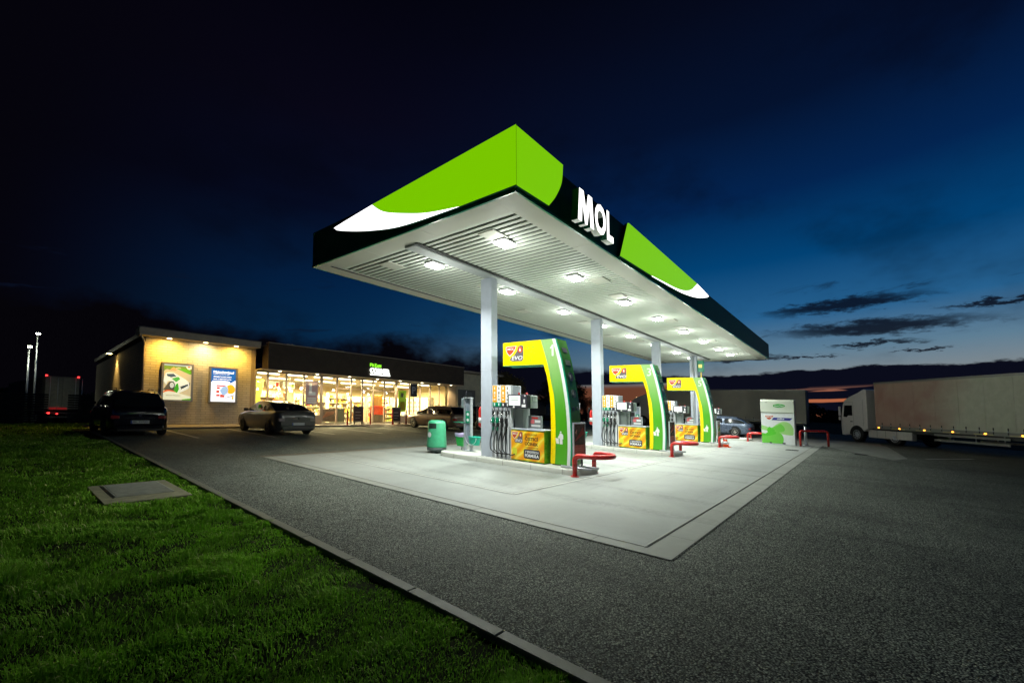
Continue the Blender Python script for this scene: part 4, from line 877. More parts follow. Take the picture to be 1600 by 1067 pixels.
# glazing: mullions every metre or so, panes between
MX = [9.45, 10.13, 11.16, 12.19, 13.30, 14.35, 15.35, 16.18, 17.02, 17.95, 18.95, 20.15, 21.15, 22.15, 23.1, 24.1]
for i in range(len(MX) - 1):
    x0, x1 = MX[i], MX[i + 1]; low = .55 if (i < 4 or i >= 10) else .06
    mb = MB(); w = .045 if i not in (4, 10) else .08
    B(mb, x0 - w, x0 + w, BY - .04, BY + .06, .1, 3.14, mull, .004); B(mb, x0 + w, x1 - w, BY - .035, BY + .05, 3.06, 3.14, mull)
    B(mb, x0 + w, x1 - w, BY - .035, BY + .05, low, low + .07, mull)
    if 4 < i < 10: B(mb, x0 + w, x1 - w, BY - .03, BY + .04, 2.35, 2.41, mull)
    wf = obj('window_frame', mb, None, shop)
    mb = MB(); B(mb, x0 + w, x1 - w, BY - .004, BY + .004, low + .07, 3.06, shopglass); obj('pane', mb, None, wf)
mb = MB(); B(mb, 9.45, 13.3, BY - .06, BY + .15, .1, .55, M('plinth render', (0.55, 0.46, 0.36), 0.6)); obj('plinth', mb, None, shop); mb = MB(); B(mb, 18.95, 24.1, BY - .06, BY + .15, .1, .55, M('plinth render', (0, 0, 0))); obj('plinth', mb, None, shop)
# interior
iw = M('interior wall warm', (0.62, 0.50, 0.30), 0.7, var=.08, vs=1.2); ifl = M('interior floor', (0.40, 0.34, 0.26), 0.35); icl = M('interior ceiling', (0.62, 0.55, 0.42), 0.7)
mb = MB(); B(mb, 9.45, 24.1, 33.6, 33.8, 0, 3.2, iw); B(mb, 9.45, 9.6, BY + .3, 33.6, 0, 3.2, iw); B(mb, 23.95, 24.1, BY + .2, 33.6, 0, 3.2, iw); obj('interior_wall', mb, None, shop)
mb = MB(); B(mb, 9.6, 23.95, BY + .05, 33.6, .0, .10, ifl); obj('floor', mb, None, shop)
mb = MB(); B(mb, 9.6, 23.95, BY + .08, 33.6, 3.16, 3.2, icl); obj('ceiling', mb, None, shop)
warm = (1.0, 0.74, 0.40)
for x in (11.5, 14.8, 18.1, 21.6):
    for y in (28.0, 31.0):
        light('shop_light', 'AREA', (x, y, BZ + 3.05), 820, warm, 1.2, spread=170)
# recessed spots in the soffits
spot_g = M('downlight glow', (1, .9, .7), .4, emit=9, ecol=(1.0, 0.86, 0.55))
for k, x in enumerate((10.55, 12.75, 14.9, 17.0, 18.9, 20.9, 22.6, 23.9)):
    mb = MB(); mb.cyl((x, -.55, 3.12), (x, -.55, 3.145), .085, spot_g, n=16, smooth=False); obj('downlight', mb, None, shop)
    light('soffit_light', 'SPOT', (x, BY - .55, BZ + 3.10), 170, (1.0, 0.75, 0.42), 0.06, spot=140, blend=.8)
for k, x in enumerate((5.45, 6.95, 8.35)):
    mb = MB(); mb.cyl((x, -.35, 4.30), (x, -.35, 4.325), .10, M('wing downlight glow', (1, .9, .7), .4, emit=7, ecol=(1.0, 0.80, 0.40)), n=16, smooth=False); obj('downlight', mb, None, shop)
    light('soffit_light', 'SPOT', (x, BY - .62, BZ + 4.28), (300, 160, 265)[k], ((1.0, 0.55, 0.07), (1.0, 0.74, 0.36), (1.0, 0.57, 0.08))[k], 0.08, spot=165, blend=1.0, rot=(rad(20), 0, 0))
# wall lamp on the dark side wall
t = thing('wall_lamp', 'yellow lamp on a bracket on the dark side wall of the shop', 'wall lamp', (4.55, 33.4, 4.05)); t['fol'] = 0
mb = MB(); mb.tube([(.05, 0, -.1), (-.12, 0, -.02), (-.22, 0, 0)], .02, charcoal, 8); mb.box(-.42, -.18, -.1, .1, -.02, .04, lampcase, .01); obj('bracket', mb, None, t)
mb = MB(); mb.box(-.40, -.20, -.08, .08, -.04, -.021, M('sodium lens', (1, .8, .4), .4, emit=40, ecol=(1.0, 0.72, 0.22)), .005); obj('lens', mb, None, t)
light('wall_light', 'SPOT', (4.25, 33.4, G(33.4) + 3.99), 260, (1.0, 0.66, 0.2), .1, spot=80, blend=.7, rot=(0, rad(-14), 0))
# lit poster cases on the brick wing
def poster_case(x0, x1, z0, z1, label):
    t = thing('poster_case', label, 'light box', (0, BY, 0), fol=0)
    mb = MB(); d = .16
    for a, b, c, e in ((x0, x0 + .09, z0, z1), (x1 - .09, x1, z0, z1), (x0 + .09, x1 - .09, z0, z0 + .09), (x0 + .09, x1 - .09, z1 - .09, z1)): mb.box(a, b, -d - .02, -.0, c, e, M('case alloy', (0.34, 0.33, 0.31), 0.35, .6), .01)
    mb.box(x0 + .09, x1 - .09, -d + .02, -.0, z0 + .09, z1 - .09, charcoal); obj('case', mb, None, t); return t, x0 + .09, x1 - .09, z0 + .09, z1 - .09, -d + .02
def em(name, c, k=0.8): c = srgb(*c); return M(name, tuple(min(.8, v) for v in c), .35, emit=k, ecol=c)
def Sf(mb, y, pts, m, t=.003): mb.prism([(a, y, b) for a, b in pts], (0, -t, 0), m)
t, a0, a1, b0, b1, yf = poster_case(5.24, 6.53, 1.24, 3.17, 'lit poster case showing a white and green rally car on a dirt road')
W_, H_ = a1 - a0, b1 - b0; F = lambda u, v: (a0 + u * W_, b0 + v * H_); Fp = lambda *p: [F(u, v) for u, v in p]
mb = MB(); Sf(mb, yf, Fp((0, 0), (1, 0), (1, 1), (0, 1)), em('print sand', (196, 182, 140))); pr = obj('print', mb, None, t)
mb = MB(); yf -= .003
Sf(mb, yf, smooth(Fp((0, .80), (.1, .86), (.25, .84), (.4, .90), (.55, .93), (.70, .85), (1.0, .74))) + Fp((1, .96), (0, .96)), em('print meadow', (110, 140, 40)), .002)
Sf(mb, yf, Fp((0, .96), (1, .96), (1, 1), (0, 1)), em('print pale sky', (222, 226, 196)), .002)
Sf(mb, yf - .002, Fp((.42, .90), (.95, .74), (1, .80), (.9, .88)), em('print bright green', (96, 170, 30)), .002)
Sf(mb, yf - .002, Fp((.2, .84), (.34, .93), (.46, .86), (.42, .82)), em('print tan', (200, 160, 100)), .002)
Sf(mb, yf - .002, Fp((.0, .28), (.35, .16), (.95, .42), (.97, .50), (.6, .55), (.2, .5)), em('print shadow grey', (92, 84, 62)), .002)
Sf(mb, yf - .004, smooth(Fp((0, .52), (.05, .70), (.12, .76), (.36, .76), (.56, .68), (.72, .62), (.90, .52), (.93, .42), (.88, .33), (.62, .22), (.50, .20), (.42, .34), (.30, .50), (.16, .52), (.1, .42))), em('print car white', (226, 232, 216)), .002)
Sf(mb, yf - .006, Fp((.10, .72), (.34, .74), (.46, .67), (.26, .63), (.12, .66)), em('print windscreen', (70, 90, 100)), .002)
Sf(mb, yf - .006, Fp((.28, .60), (.52, .66), (.60, .60), (.45, .50)), em('print car green', (80, 170, 70)), .002); Sf(mb, yf - .006, Fp((.36, .22), (.50, .20), (.56, .30), (.52, .48), (.44, .44)), em('print green two', (60, 160, 30)), .002)
Sf(mb, yf - .006, Fp((.60, .38), (.88, .46), (.90, .42), (.64, .30)), em('print grille', (50, 60, 66)), .002)
Sf(mb, yf - .006, [(F(.30, 0)[0] + .12 * math.cos(k * math.pi / 12), F(0, .41)[1] + .20 * math.sin(k * math.pi / 12)) for k in range(24)], em('print tyre', (60, 58, 50)), .002)
Sf(mb, yf - .008, [(F(.30, 0)[0] + .085 * math.cos(k * math.pi / 12), F(0, .41)[1] + .14 * math.sin(k * math.pi / 12)) for k in range(24)], em('print rim', (200, 205, 195)), .002)
Sf(mb, yf - .008, smooth(Fp((0, .19), (.2, .24), (.5, .20), (1, .10))) + Fp((1, 0), (0, 0)), em('print lower white', (224, 226, 196)), .002)
Sf(mb, yf - .0075, smooth(Fp((0, .22), (.12, .27), (.3, .265), (.45, .22))) + Fp((.4, .2), (0, .16)), em('print coral', (226, 96, 40)), .0015)
Sf(mb, yf - .010, Fp((.68, .02), (1, .05), (1, .0), (.68, 0)), em('print bright green', (96, 170, 30)), .002)
Sf(mb, yf - .006, smooth(Fp((.82, 1), (.80, .94), (.90, .88), (1, .9))) + Fp((1, 1)), em('print lower white', (224, 226, 196)), .002); Sf(mb, yf - .008, Fp((.84, .97), (.95, .97), (.90, .92)), em('print logo red', (200, 60, 40)), .002)
obj('print_image', mb, None, t)
text('lettering', 'SME NA VRCHOLE', F(.10, 0)[0], yf - .0105, F(0, .105)[1], .52 * W_, .035 * H_, 'S', em('print ink', (90, 80, 60)), t, 0, .002)
t, a0, a1, b0, b1, yf = poster_case(7.21, 8.52, 1.21, 3.14, 'lit poster case with a blue heading and a snack offer print')
W_, H_ = a1 - a0, b1 - b0
mb = MB(); Sf(mb, yf, Fp((0, 0), (1, 0), (1, 1), (0, 1)), em('print white', (240, 242, 255), 1.3)); obj('print', mb, None, t); yf -= .003
mb = MB(); pb = em('print blue', (22, 92, 170), 1.0)
Sf(mb, yf, Fp((0, .58)) + smooth(Fp((.08, .60), (.10, .63), (.70, .63), (.78, .57), (.90, .62), (1, .66))) + Fp((1, 1), (0, 1)), pb, .002)
Sf(mb, yf - .002, [(F(.42, 0)[0] + .30 * W_ * c / 1, d) for c, d in []] or Fp(*[(u, v) for u, v in rrect(.08, .74, .52, .61, .03)]), em('print white', (240, 242, 255), 1.3), .002)
for (u, v, uu, vv) in ((.22, .16, .36, .22), (.38, .13, .56, .22), (.22, .26, .34, .34), (.24, .38, .36, .44), (.22, .46, .60, .50)): Sf(mb, yf - .002, Fp((u, v), (uu, v), (uu, vv), (u, vv)), em('print brick red', (200, 80, 60), 1.0), .002)
Sf(mb, yf - .004, smooth(Fp((.36, .34), (.50, .46), (.64, .46), (.70, .36), (.64, .24), (.50, .20), (.40, .28))), em('print pale blue', (150, 185, 225), 1.0), .002)
Sf(mb, yf - .0035, smooth(Fp((.66, .50), (.84, .53), (.98, .44), (.97, .30), (.80, .24), (.66, .28))), em('print orange', (250, 170, 30), 1.1), .002)
Sf(mb, yf - .006, Fp((.58, .12), (.96, .22), (.96, .19), (.58, .10)), em('print dark', (110, 100, 80)), .002); Sf(mb, yf - .006, [(F(.90, 0)[0] + .05 * math.cos(k * .5), F(0, .12)[1] + .09 * math.sin(k * .5)) for k in range(12)], em('print orange', (0, 0, 0)), .002)
obj('print_image', mb, None, t)
ew = em('print text white', (255, 255, 255), 1.3)
for s_, u, v, w, h, b in (('Natankováno?', .09, .86, .84, .075, .04), ('Přidejte si svačinu na cestu', .09, .81, .66, .030, 0), ('Získejte benefit získání', .09, .73, .74, .042, .03), ('navíc 2.2009 Kč za ks.', .09, .665, .74, .042, .03)): text('lettering', s_, F(u, 0)[0], yf - .003, F(0, v)[1], w * W_, h * H_, 'S', ew, t, b, .002)
# illuminated shop sign on the dark band
sg = thing('shop_sign', 'lit green and white lettering on the dark band above the shop door', 'sign', (0, BY, 0), fol=0)
lg_ = M('sign green', (0.2, 0.6, 0.02), .4, emit=1.6, ecol=(0.22, 0.72, 0.02)); lw_ = M('sign white', (.8, .8, .8), .4, emit=3.0, ecol=(0.97, 1.0, 0.90))
for s_, x, z, w, h, m, b in (('F', 16.20, 3.93, .14, .22, lg_, .03), ('R', 16.36, 3.93, .14, .19, lg_, .03), ('E', 16.56, 3.91, .14, .24, lg_, .03), ('s', 16.74, 3.91, .13, .17, lg_, .03), ('H', 16.89, 3.91, .16, .20, lg_, .03), ('CORNER', 16.20, 3.51, 1.55, .33, lw_, .045)):
    text('lettering', s_, x, -.86, z, w, h, 'S', m, sg, b, .05, slope_shear=False)
mb = MB(); mb.box(16.22, 17.78, -.91, -.86, 3.36, 3.45, lw_, .01); obj('underline', mb, None, sg)
# P sign, bollards, pavement boards
t = thing('parking_sign', 'dark blue P sign on a slim post before the shop', 'sign', (19.1, 24.6, .1)); mb = MB(); mb.cyl((0, 0, 0), (0, 0, 2.3), .03, galv, n=12); obj('post', mb, None, t)
mb = MB(); mb.box(-.30, .28, -.05, -.03, 1.95, 2.85, M('sign navy', (0.02, 0.022, 0.045), .4), .01); pl = obj('plate', mb, None, t); text('lettering', 'P', -.16, -.051, 2.15, .32, .5, 'S', M('sign pale', (0.30, .32, .42), .4), t, .02, .004)
names_b = ['leftmost slim red bollard before the shop front', 'red bollard behind the left pavement board', 'slim red bollard left of the right pavement board', 'slim red bollard by the brown estate car']
bol = None
for i, (x, y) in enumerate(((14.15, 24.75), (15.75, 24.75), (17.35, 24.6), (18.55, 24.7))):
    if bol is None:
        bol = thing('bollard', names_b[0], 'bollard', (x, y, .1), 0, 'red bollards before the shop'); mb = MB(); mb.cyl((0, 0, 0), (0, 0, .98), .05, redp, n=16); mb.cyl((0, 0, .98), (0, 0, 1.0), .05, redp, .03, n=16); obj('shaft', mb, None, bol)
        mb = MB(); mb.cyl((0, 0, 0), (0, 0, .015), .09, redp, n=16); obj('flange', mb, None, bol)
    else: dup(bol, (x, y, .1), names_b[i])
def aboard(x, y, m, label):
    t = thing('pavement_board', label, 'pavement board', (x, y, .1), 0, 'pavement boards at the shop door')
    fm = M('board frame', (0.20, 0.17, 0.15), .4)
    mb = MB(); mb.box(-.36, .36, -.03, .0, .14, 1.15, fm, .01); 
    for sx in (-.28, .24): mb.box(sx, sx + .05, -.05, .02, 0, .16, black); 
    mb.box(-.40, .40, -.12, .12, .08, .12, fm, .01)
    obj('frame', mb, None, t)
    mb = MB(); mb.box(-.31, .31, -.034, -.03, .22, 1.09, m); mb.box(-.22, .15, -.037, -.034, .75, .80, M('board chalk', (0.45, .40, .35), .5)); mb.box(-.22, .2, -.037, -.034, .55, .59, M('board chalk', (0.45, .40, .35), .5)); mb.box(-.22, .1, -.037, -.034, .38, .41, M('board chalk', (0.45, .40, .35), .5)); obj('poster', mb, None, t)
aboard(15.15, 25.2, M('board brown', (0.09, 0.05, 0.045), .35, var=.3, vs=5), 'brown framed pavement board left of the shop entrance')
aboard(18.0, 25.1, M('board black', (0.03, 0.03, 0.03), .35), 'black chalk style pavement board right of the shop entrance')
# ------------------------------------------------------------------ shop contents: counters, shelving, goods, pendants, chairs
goods = [M('goods ' + n, c, .45) for n, c in (('amber', (.75, .42, .05)), ('white', (.75, .72, .62)), ('red', (.55, .06, .03)), ('brown', (.20, .09, .04)), ('lime', (.35, .55, .08)), ('blue', (.06, .14, .35)), ('cream', (.7, .6, .4)), ('dark', (.05, .04, .035)), ('yellow', (.85, .6, .04)))]
shelfm = M('shelf cream', (.62, .55, .42), .5); cnt = 0
def shelf(x, y, w, h, rows, label, rz=0, gi=None, dens=.8):
    global cnt
    t = thing('shelf_unit', label, 'shelving', (x, y, .1), 0, 'shelving units inside the shop', fol=0); t.location.z = BZ + .1
    mb = MB(); mb.box(-w / 2, w / 2, .18, .2, 0, h, shelfm); mb.box(-w / 2, -w / 2 + .03, -.2, .18, 0, h, shelfm); mb.box(w / 2 - .03, w / 2, -.2, .18, 0, h, shelfm); obj('side_panel', mb, None, t)
    for r in range(rows):
        z = .12 + r * (h - .15) / rows; mb = MB(); mb.box(-w / 2 + .03, w / 2 - .03, -.2, .18, z - .025, z, shelfm); obj('shelf', mb, None, t)
        xx = -w / 2 + .06
        while xx < w / 2 - .12:
            ww = random.uniform(.10, .22); hh = random.uniform(.4, .85) * (h - .15) / rows
            if random.random() < dens and cnt < 290:
                cnt += 1; g_ = random.choice(goods) if gi is None else goods[random.choice(gi)]
                mb = MB()
                if random.random() < .5: mb.box(x + xx - x, x + xx + ww - .02 - x, -.16, .05, z, z + hh, g_, .008, 1)
                else:
                    for q2 in range(max(1, int(ww / .08))): pass
                    mb.lathe([(.035, 0), (.04, .02), (.04, hh * .65), (.015, hh * .85), (.015, hh)], (xx + .05, -.08, z), g_, 10)
                o = obj('product', mb, None, None, (x, y, 0), slope_shear=False); o.location.z = BZ + .1
                tag(o, 'packet or bottle standing on a shelf inside the lit shop', 'product', 'goods on the shop shelves')
            xx += ww + .02
for (x, y, w, h, r, lb, gi) in ((11.9, 30.6, 2.0, 2.2, 5, 'amber lit back shelf behind the left coffee corner', [0, 1, 6, 8, 3]), (14.3, 29.6, 1.7, 1.9, 5, 'goods shelf behind the wide left window of the entrance', None), (16.3, 30.0, 1.5, 2.2, 6, 'bottle shelf seen straight through the shop door', [1, 3, 6, 0]), (20.0, 29.4, 1.4, 1.5, 4, 'low goods shelf behind the lime window poster', [0, 2, 4, 6, 8])):
    shelf(x, y, w, h, r, lb, gi=gi)
for (x, y, w, h, r, lb) in ((18.4, 31.4, 1.8, 2.1, 5, 'tall goods shelf deep in the shop right of the door'), (15.2, 32.3, 2.2, 2.2, 5, 'tall goods shelf against the rear wall left of the door'), (21.0, 32.0, 2.0, 2.2, 5, 'tall goods shelf against the rear wall right of the red stand')):
    shelf(x, y, w, h, r, lb)
t = thing('drinks_fridge', 'tall glass door drinks fridge at the right of the shop', 'fridge', (22.6, 30.0, .1), 0, None, None, 0); t.location.z = BZ + .1
mb = MB(); mb.box(-1.3, 1.3, 0, .6, 0, 2.1, M('fridge white', (.7, .68, .6), .4), .01); obj('body', mb, None, t)
for i in range(4):
    mb = MB(); mb.box(-1.22 + i * .62, -.68 + i * .62, -.01, 0, .15, 1.95, M('fridge lit glass', (.6, .7, .6), .2, emit=.6, ecol=(.75, .95, .7)))
    for z in (.5, .85, 1.2, 1.55): mb.box(-1.2 + i * .62, -.70 + i * .62, -.014, -.01, z, z + .03, shelfm)
    for z in (.2, .54, .89, 1.24, 1.59):
        for k in range(4): mb.box(-1.18 + i * .62 + k * .12, -1.10 + i * .62 + k * .12, -.014, -.01, z, z + .22, goods[(i * 3 + k * 2 + int(z * 10)) % 9])
    obj('door', mb, None, t)
fr2 = dup(t, (23.3, 29.4, .1), 'lit glass fronted fridge along the right hand wall of the shop', -math.pi / 2); fr2.location.z = BZ + .1
fr3 = dup(t, (23.3, 32.2, .1), 'lit glass fronted fridge in the rear right corner of the shop', -math.pi / 2); fr3.location.z = BZ + .1
t = thing('service_counter', 'long amber fronted counter on the left inside the shop', 'counter', (11.9, 28.9, .1), 0, None, None, 0); t.location.z = BZ + .1
mb = MB(); mb.box(-2.0, 2.0, 0, .7, 0, 1.0, M('counter amber', (.72, .45, .12), .5, var=.1), .01); obj('body', mb, None, t); mb = MB(); mb.box(-2.05, 2.05, -.05, .75, 1.0, 1.05, goods[7], .01); obj('worktop', mb, None, t)
t = thing('coffee_machine', 'dark boxy coffee machine on the amber counter', 'coffee machine', (12.1, 29.1, 1.15), 0, None, None, 0); t.location.z = BZ + 1.15
mb = MB(); mb.box(-.3, .3, 0, .4, 0, .55, goods[3], .03); mb.box(-.25, .25, -.02, 0, .30, .48, goods[7]); obj('body', mb, None, t); mb = MB(); mb.box(-.2, .2, -.08, 0, .0, .03, chrome); mb.cyl((-.08, -.04, .15), (-.08, -.04, .25), .02, chrome, n=8); mb.cyl((.08, -.04, .15), (.08, -.04, .25), .02, chrome, n=8); obj('spout', mb, None, t)
t = thing('shop_arch', 'curved yellow green portal inside the far left of the shop', 'portal', (10.15, 28.2, .1), 0, None, None, 0); t.location.z = BZ + .1
mb = MB(); mb.prism([(-.35, 0, 0), (.35, 0, 0), (.25, 0, 1.6), (.45, 0, 2.7), (-.1, 0, 2.7), (-.28, 0, 1.8)], (0, .4, 0), M('portal lime', (.52, .58, .10), .5)); mb.prism([(-.35, 0, 0), (-.42, 0, 0), (-.35, 0, 1.8), (-.18, 0, 2.7), (-.1, 0, 2.7), (-.28, 0, 1.8)], (0, .35, 0), M('portal pale', (.6, .65, .3), .5)); obj('frame', mb, None, t)
pend = None
for i, (x, y) in enumerate(((10.9, 27.5), (11.25, 27.7), (11.6, 27.5), (11.95, 27.8), (12.6, 27.7), (12.9, 27.5), (13.1, 28.0))):
    if pend is None:
        pend = thing('pendant_lamp', 'small pendant lamp hanging over the coffee corner', 'pendant lamp', (x, y, 0), 0, 'pendants over the coffee corner', None, 0); pend.location.z = BZ + 2.25
        mb = MB(); mb.lathe([(.03, .22), (.05, .18), (.10, .03), (.105, .0)], (0, 0, 0), M('pendant shade', (.6, .5, .35), .4), 16); obj('shade', mb, None, pend); mb = MB(); mb.cyl((0, 0, .2), (0, 0, .85), .006, black, n=6); obj('cord', mb, None, pend)
        mb = MB(); mb.lathe([(.0, -.03), (.035, -.01), (.04, .03)], (0, 0, 0), M('bulb', (1, .9, .7), .4, emit=12, ecol=(1, .85, .55)), 12); obj('bulb', mb, None, pend)
    else: c = dup(pend, (x, y, 0), pend['label']); c.location.z = BZ + 2.25 - .12 * (i % 2)
strip_m = M('ceiling strip glow', (1, .95, .8), .4, emit=9, ecol=(1.0, .84, .56))
for x in (10.6, 12.3, 14.0, 15.7, 17.4, 19.1, 20.8, 22.5):
    for y in (27.6, 30.4): mb = MB(); B(mb, x - .6, x + .6, y - .06, y + .06, 3.10, 3.158, strip_m, .01); obj('ceiling_strip', mb, None, shop)
for i, x in enumerate((10.9, 11.9, 12.9)):  # glowing boards added to brighten the shop, drawn like menus
    t = thing('added_glow_board', ('left', 'middle', 'right')[i] + ' lit added glow board above the coffee corner shelves', 'added glow board', (x, 30.2, 0), 0, 'added glow boards', None, 0); t.location.z = BZ + 2.45
    mb = MB(); mb.box(-.42, .42, 0, .06, 0, .5, goods[7], .01); fb = obj('case', mb, None, t); mb = MB(); mb.box(-.39, .39, -.006, 0, .03, .47, M('added board glow', (1, .9, .7), .4, emit=1.3, ecol=(1.0, .80, .45))); 
    for k in range(4): mb.box(-.34, .05 + .08 * (k % 2), -.009, -.006, .09 + k * .09, .12 + k * .09, goods[3])
    mb.box(.16, .34, -.009, -.006, .1, .4, goods[2 * i]); obj('screen', mb, None, fb)
# window posters
def wposter(x0, x1, z0, z1, name, lab, mk):
    t = thing(name, lab, 'poster', (0, BY + .12, 0), 0, None, None, 0); mb = MB(); mk(mb, x0, x1, z0, z1); obj('print', mb, None, t)
def mk_pink(mb, x0, x1, z0, z1):
    mb.box(x0, x1, 0, .01, z0, z1, M('print pink', (.62, .38, .36), .5, emit=.25, ecol=(.8, .5, .48))); w = x1 - x0
    pw = M('print soft white', (.8, .75, .7), .5, emit=.3, ecol=(1, .9, .85)); mb.box(x0 + .3 * w, x0 + .5 * w, -.004, 0, z0 + .75, z1 - .15, pw); mb.box(x0 + .25 * w, x0 + .8 * w, -.004, 0, z0 + .60, z0 + .82, pw)
    for k in range(3): mb.box(x0 + .15 * w, x0 + .85 * w, -.004, 0, z0 + .12 + k * .13, z0 + .19 + k * .13, pw)
wposter(12.35, 13.15, 1.25, 2.75, 'window_poster', 'pink poster hung in the left shop window', mk_pink)
def mk_lime(mb, x0, x1, z0, z1):
    mb.box(x0, x1, 0, .01, z0, z1, M('print lime', (.42, .60, .06), .5, emit=.3, ecol=(.55, .8, .05))); mb.box(x0 + .12, x1 - .12, -.004, 0, z0 + .15, z0 + .75, goods[8]); mb.box(x0 + .2, x1 - .25, -.004, 0, z1 - .5, z1 - .2, goods[1])
wposter(19.25, 19.95, .9, 2.5, 'window_poster', 'lime green poster in the shop window right of the door', mk_lime)
t = thing('display_cooler', 'low grey display cooler behind the glass left of the door', 'cooler', (14.1, 26.95, .1), 0, None, None, 0); t.location.z = BZ + .1
mb = MB(); mb.box(-.55, .5, 0, .5, .1, .95, M('cooler grey', (.16, .13, .12), .4, var=.3, vs=5), .02); mb.box(.55, 1.1, 0, .5, .1, .95, M('cooler teal', (.08, .12, .12), .4), .02); obj('body', mb, None, t); mb = MB(); mb.prism([(-.5, -.005, .3), (.3, -.005, .6), (.4, -.005, .8), (-.2, -.005, .75)], (0, -.004, 0), M('cooler print', (.4, .2, .15), .4)); obj('print', mb, None, t)
t = thing('red_stand', 'bright red display stand behind the glass right of the door', 'display stand', (18.25, 27.6, .1), 0, None, None, 0); t.location.z = BZ + .1
mb = MB(); mb.box(-.45, .45, 0, .4, .6, 1.25, M('stand red', (.7, .05, .01), .4), .02); mb.box(-.4, .4, .02, .38, 0, .6, goods[7]); obj('body', mb, None, t); mb = MB(); mb.box(-.40, .40, .1, .4, 1.25, 2.05, M('stand bread brown', (.55, .28, .06), .5), .02); obj('header', mb, None, t)
for i, (x, y) in enumerate(((12.5, 27.3), (13.0, 27.2))):
    t = thing('cafe_chair', ('left' if i == 0 else 'right') + ' yellow cafe chair behind the left shop window', 'chair', (x, y, .1), 0, 'cafe chairs in the window', None, 0); t.location.z = BZ + .1
    ym = M('chair yellow', (.7, .5, .05), .5); mb = MB(); mb.box(-.2, .2, -.2, .2, .44, .48, ym, .01); obj('seat', mb, None, t); mb = MB(); mb.box(-.2, .2, .18, .21, .55, .9, ym, .02); obj('backrest', mb, None, t)
    for sx in (-.17, .17):
        for sy in (-.17, .17): mb = MB(); mb.cyl((sx, sy, 0), (sx, sy, .45), .014, goods[3], n=8); obj('leg', mb, None, t)
# gas bottle rack and goods outside on the right
t = thing('goods_rack', 'rack of bright washer fluid bottles against the right shop wall', 'rack', (26.3, 27.0, 0)); mb = MB()
for z in (.3, .9, 1.5): mb.box(-.9, .9, 0, .35, z, z + .03, galv)
for sx in (-.9, .87): mb.box(sx, sx + .03, 0, .35, 0, 1.9, galv)
obj('frame', mb, None, t)
for r, z in enumerate((.33, .93, 1.53)):
    for k in range(8):
        mb = MB(); x = -.78 + k * .21; mb.box(x - .08, x + .08, .05, .25, z, z + .26, (goods[4], bluep, goods[1], bluep)[(k + r) % 4], .02); mb.cyl((x, .15, z + .25), (x, .15, z + .32), .03, goods[1], n=8)
        o = obj('fluid_bottle', mb, None, None, (26.3, 27.0, 0)); tag(o, 'plastic fluid canister on the rack outside the shop', 'canister', 'canisters on the outside rack')

# ================================================================== VEHICLES
def wheel(parent, x, y, r, w, out, rimc, spokes=5, name='wheel'):
    """wheel whose axle runs along local x; out = +1/-1 outward side"""
    mb = MB(); prof = [(r * .62, -w / 2), (r * .93, -w / 2), (r, -w / 2 + .03), (r, w / 2 - .03), (r * .93, w / 2), (r * .62, w / 2)]
    n = 28; rows = [[(x + a, y + q * math.cos(2 * math.pi * k / n), r + q * math.sin(2 * math.pi * k / n)) for k in range(n)] for q, a in prof]
    mb.grid(rows, rubber, True, True); mb.cyl((x - w / 2 + .02, y, r), (x + w / 2 - .02, y, r), r * .63, black, n=24)
    t = obj(name, mb, None, parent)
    mb = MB(); xo = x + out * (w / 2 - .012); xi = x + out * (w / 2 - .05)
    mb.tube([(xo, y + r * .60 * math.cos(2 * math.pi * k / 24), r + r * .60 * math.sin(2 * math.pi * k / 24)) for k in range(25)], r * .045, rimc, 6)
    for k in range(spokes):
        a = 2 * math.pi * k / spokes + .3; mb.tube([(xo, y, r), (xi, y + r * .57 * math.cos(a), r + r * .57 * math.sin(a))], [r * .11, r * .07], rimc, 6)
    mb.cyl((xi, y, r), (xo + out * .006, y, r), r * .14, rimc, n=14)
    obj('rim', mb, None, t); return t
def interp(tab, y):
    for (a, va), (b, vb) in zip(tab, tab[1:]):
        if a <= y <= b: t = (y - a) / (b - a); return va + (vb - va) * t
    return tab[0][1] if y < tab[0][0] else tab[-1][1]
